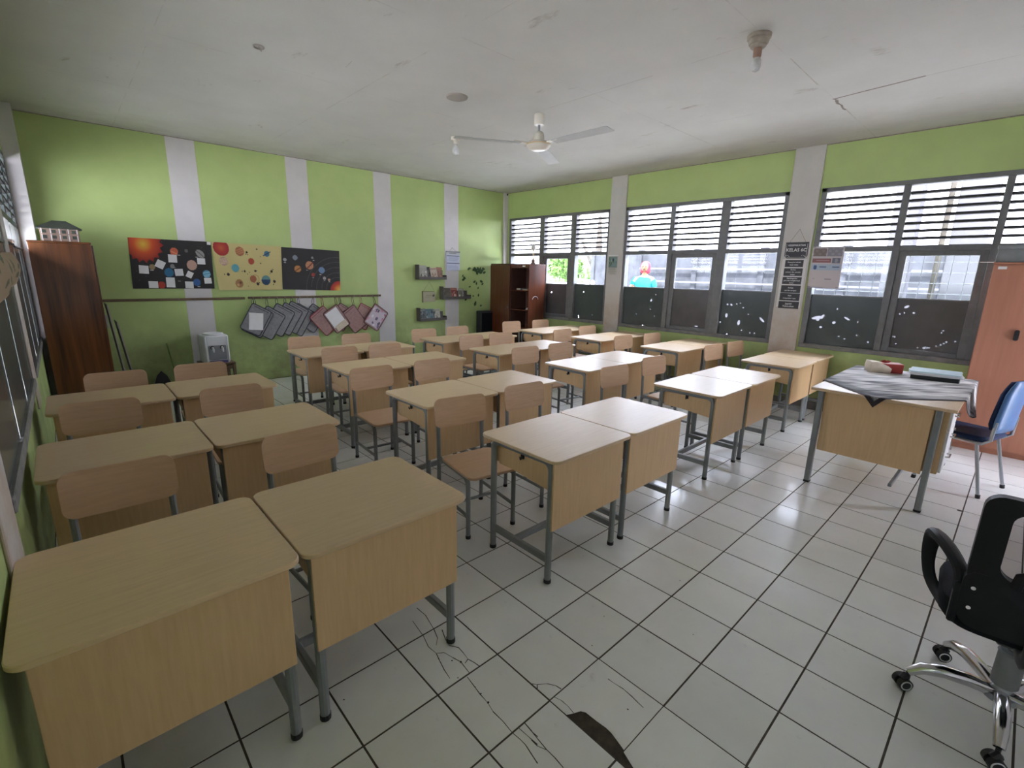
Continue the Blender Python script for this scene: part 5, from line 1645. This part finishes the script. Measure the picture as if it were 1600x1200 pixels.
def lamp(x, y, lb, spiral):
    t = thing('ceiling_lamp', lb, 'lamp', (x, y, H))
    if spiral:
        obj('base', MB().lathe([(.040, -.078), (.050, -.070), (.052, -.056), (.060, -.054), (.066, -.036), (.058, -.034), (.060, -.026), (.074, -.022), (.076, -.0005)], 20), M['lampbase'], t)
        obj('socket', MB().lathe([(.022, -.135), (.026, -.125), (.027, -.075)], 18), M['lampbase2'], t)
        pth = [(.016 * math.cos(a * .9), .016 * math.sin(a * .9), -.14 - .0042 * a) for a in range(0, 15)]
        obj('tube', MB().tube(pth, .0075, 8), M['white'], t)
        obj('bulb', MB().lathe([(.020, -.135), (.030, -.155), (.031, -.185), (.022, -.212), (.004, -.222)], 18), M['bulbglass'], t)
    else:
        obj('base', MB().lathe([(.05, -.035), (.055, -.02), (.055, -.0005)], 18), M['fan'], t)
        obj('socket', MB().lathe([(.022, -.08), (.028, -.07), (.03, -.035)], 18), M['fan'], t)
        obj('bulb', MB().lathe([(.018, -.08), (.03, -.11), (.048, -.145), (.05, -.17), (.036, -.20), (.006, -.214)], 18), M['bulbglass'], t)
        obj('tube', MB().tube([(.0, 0, -.09), (.02, 0, -.13), (.02, 0, -.17), (-.02, 0, -.17), (-.02, 0, -.13)], .007, 8), M['white'], t)
M['lampbase'] = mat('grimy_wood_base', (.36, .31, .25), .7, .2, 20)
M['lampbase2'] = mat('brown_socket', (.30, .18, .13), .5, .1, 20)
lamp(3.912 + .072, 2.948, 'bare spiral bulb in a brown socket on the ceiling near the camera', True)
lamp(4.074, 6.487, 'clear bulb in a cream holder on the ceiling beyond the fan', False)
t = thing('cover_plate', 'round grey cover plate on the ceiling left of the fan', 'plate', (3.267, 5.369, H))
obj('plate', MB().lathe([(.085, -.016), (.098, -.012), (.102, -.0005)], 28), M['platem'], t)
t = thing('junction_remnant', 'small torn round socket remnant on the ceiling at the left', 'fixture', (1.63, 5.595, H))
obj('ring', MB().tube([(.035 * math.cos(a), .035 * math.sin(a), -.006) for a in [2 * math.pi * k2 / 16 for k2 in range(16)]], .006, 6, closed=True), M['platem'], t)
obj('wire_end', MB().tube([(0, 0, -.0005), (.01, .004, -.02), (.018, .0, -.03)], .003, 6), M['lampbase'], t)
for q, (x, y) in enumerate(((7.24, 9.09),)):
    o = thing('pipe_end', 'small dark round hole cap at the top of the white corner strip', 'cap', (7.30, 9.095, 3.225))
    obj('cap', MB().lathe([(.02, 0), (.02, .006)], 14, m=Matrix.Rotation(R(90), 4, 'X')), M['black'], o)

# ================================================================== PERSON AND SCOOTER OUTSIDE THE SECOND WINDOW
def skin_body(name, verts, edges, radii, m, parent, levels=1):
    me = bpy.data.meshes.new(name)
    me.from_pydata(verts, edges, [])
    o = bpy.data.objects.new(name, me)
    COL.objects.link(o)
    md = o.modifiers.new('skin', 'SKIN')
    md.use_smooth_shade = True
    for i, r_ in enumerate(radii):
        v = me.skin_vertices[0].data[i]
        v.radius = r_ if isinstance(r_, tuple) else (r_, r_)
        v.use_root = (i == 0)
    sb = o.modifiers.new('sub', 'SUBSURF'); sb.levels = levels; sb.render_levels = levels
    dg = bpy.context.evaluated_depsgraph_get()
    ev = o.evaluated_get(dg)
    nm_ = bpy.data.meshes.new_from_object(ev)
    o.modifiers.clear()
    o.data = nm_
    nm_.materials.clear(); nm_.materials.append(m)
    for p in nm_.polygons:
        p.use_smooth = True
    if parent is not None:
        o.parent = parent
    return o
M['skin'] = mat('skin', (.15, .08, .05), .55, .06, 10, spec=.1)
M['shirt'] = mat('cyan_shirt', (.016, .15, .195), .8, .12, 8, spec=.05)
M['trouser'] = mat('dark_trousers', (.06, .07, .10), .8, .15, 8)
M['scarf'] = mat('red_headscarf', (.26, .022, .036), .75, .12, 10, spec=.05)
per = thing('person', 'person in a cyan shirt and red headscarf outside the second window', 'person', (10.0, 7.42, .15), R(200))
per.scale = (1.04, 1.04, 1.04)
# local frame: facing +x, left is +y
V_ = [(0, 0, .92), (.01, 0, 1.08), (.02, 0, 1.22), (.0, 0, 1.38), (.0, 0, 1.46), (.02, 0, 1.54), (.03, 0, 1.64), (.02, 0, 1.74),
      (.0, .17, 1.38), (.04, .25, 1.13), (.22, .27, 1.06), (.30, .27, 1.06),
      (.0, -.17, 1.38), (.10, -.27, 1.18), (.34, -.30, 1.16), (.42, -.30, 1.16),
      (0, .09, .86), (.01, .10, .47), (-.01, .10, .08), (.12, .10, .03),
      (0, -.09, .86), (.03, -.10, .47), (-.03, -.10, .08), (.10, -.10, .03)]
E_ = [(0, 1), (1, 2), (2, 3), (3, 4), (4, 5), (5, 6), (6, 7), (3, 8), (8, 9), (9, 10), (10, 11), (3, 12), (12, 13), (13, 14), (14, 15), (0, 16), (16, 17), (17, 18), (18, 19), (0, 20), (20, 21), (21, 22), (22, 23)]
Rd = [(.15, .11), (.14, .10), (.155, .11), (.15, .10), .055, .06, .095, .06, .06, .045, .034, .03, .06, .045, .034, .03, .085, .06, .045, .035, .085, .06, .045, .035]
def hand(base, fwd, side, n0):
    """five short finger chains from the palm vertex"""
    vs, es, rs = [], [], []
    for q, (sd, ln) in enumerate(((.03, .075), (.01, .085), (-.01, .08), (-.03, .065))):
        a = (base[0] + .03, base[1] + sd * side, base[2])
        b = (base[0] + .03 + ln * .55, base[1] + sd * 1.1 * side, base[2] - .008)
        c = (base[0] + .03 + ln, base[1] + sd * 1.15 * side, base[2] - .03)
        i = n0 + len(vs)
        vs += [a, b, c]; es += [(None, i), (i, i + 1), (i + 1, i + 2)]; rs += [.011, .009, .008]
    i = n0 + len(vs)
    vs += [(base[0] + .0, base[1] + .045 * side, base[2]), (base[0] + .04, base[1] + .062 * side, base[2] - .015)]
    es += [(None, i), (i, i + 1)]; rs += [.012, .010]
    return vs, es, rs
for bi, sd in ((11, -1), (15, 1)):
    vs, es, rs = hand(V_[bi], 1, sd, len(V_))
    V_ += vs
    E_ += [((bi if a is None else a), b) for a, b in es]
    Rd += rs
body = skin_body('body', V_, E_, Rd, M['skin'], per, 1)
sv = [(0, 0, .90), (.01, 0, 1.08), (.02, 0, 1.22), (.0, 0, 1.38), (0, 0, 1.44), (.0, .175, 1.385), (.03, .24, 1.19), (.0, -.175, 1.385), (.07, -.26, 1.23)]
skin_body('shirt', sv, [(0, 1), (1, 2), (2, 3), (3, 4), (3, 5), (5, 6), (3, 7), (7, 8)], [(.175, .13), (.16, .12), (.175, .13), (.17, .12), .07, .078, .07, .078, .07], M['shirt'], per, 1)
skin_body('trousers', [(0, 0, .94), (0, .09, .86), (.01, .10, .47), (-.01, .10, .11), (0, -.09, .86), (.03, -.10, .47), (-.03, -.10, .11)], [(0, 1), (1, 2), (2, 3), (0, 4), (4, 5), (5, 6)], [(.17, .125), .105, .08, .065, .105, .08, .065], M['trouser'], per, 1)
skin_body('headscarf', [(-.015, 0, 1.48), (-.02, 0, 1.60), (-.012, 0, 1.70), (.0, 0, 1.76)], [(0, 1), (1, 2), (2, 3)], [(.12, .10), (.115, .115), (.11, .115), (.06, .07)], M['scarf'], per, 2)
fc = MB()
fc.lathe([(.004, -.012), (.012, -.004), (.012, .004), (.004, .012)], 8, m=Matrix.Translation((.122, .035, 1.655)) @ Matrix.Rotation(R(90), 4, 'Y'))
fc.lathe([(.004, -.012), (.012, -.004), (.012, .004), (.004, .012)], 8, m=Matrix.Translation((.122, -.035, 1.655)) @ Matrix.Rotation(R(90), 4, 'Y'))
fc.box(.112, .120, -.022, .022, 1.583, 1.590, b=.002)
obj('face', MB().lathe([(.02, -.10), (.055, -.075), (.075, -.02), (.075, .03), (.06, .07), (.02, .09)], 16, m=Matrix.Translation((.05, 0, 1.64))).prism([(0, 0), (.03, -.012), (0, .035)], -.010, .010, m=Matrix.Translation((.12, 0, 1.62)) @ XZ), M['skin'], per)
obj('eyes_and_mouth', fc, M['cap'], per)
for s in (-.1, .1):
    obj('shoe', MB().prism(rrect(-.08, .17, -.045, .045, .04, 4), 0, .06, b=.012, m=Matrix.Translation((0 if s > 0 else -.02, s, 0))), M['black'], per)

sc = thing('scooter', 'grey motor scooter parked outside beside the person in cyan', 'scooter', (10.1, 8.3, .15), R(170))
body_ = MB().tube([(-.62, 0, .72), (-.35, 0, .62), (-.1, 0, .42), (.12, 0, .36), (.36, 0, .48), (.47, 0, .85), (.43, 0, 1.0)], [.08, .15, .14, .11, .12, .11, .06], 12)
obj('body', body_, M['concrete'], sc)
obj('seat', MB().tube([(-.66, 0, .80), (-.3, 0, .79), (-.02, 0, .74)], [.07, .12, .08], 12, flat=.6), M['black'], sc)
for x in (-.55, .62):
    obj('wheel', MB().tube([(x + .19 * math.cos(a), 0, .25 + .19 * math.sin(a)) for a in [2 * math.pi * k2 / 24 for k2 in range(24)]], .055, 8, closed=True), M['cap'], sc)
    obj('wheel_hub', MB().tube([(x, -.05, .25), (x, .05, .25)], .09, 14), M['satin'], sc)
obj('fork', MB().tube([(.62, .0, .28), (.5, 0, .7), (.44, 0, 1.02)], .03, 8), M['satin'], sc)
obj('handlebar', MB().tube([(.36, -.34, 1.06), (.44, -.12, 1.04), (.44, .12, 1.04), (.36, .34, 1.06)], .018, 8), M['black'], sc)
obj('headlamp', MB().lathe([(.02, -.06), (.10, -.03), (.11, .03), (.06, .06)], 16, m=Matrix.Translation((.53, 0, .98)) @ Matrix.Rotation(R(90), 4, 'Y')), M['white'], sc)
for s in (-1, 1):
    obj('mirror', MB().tube([(.42, s * .18, 1.04), (.43, s * .24, 1.2), (.42, s * .27, 1.27)], .008, 6).lathe([(.02, -.008), (.07, 0), (.02, .008)], 14, m=Matrix.Translation((.42, s * .30, 1.32)) @ Matrix.Rotation(R(90), 4, 'Y')), M['satin'], sc)
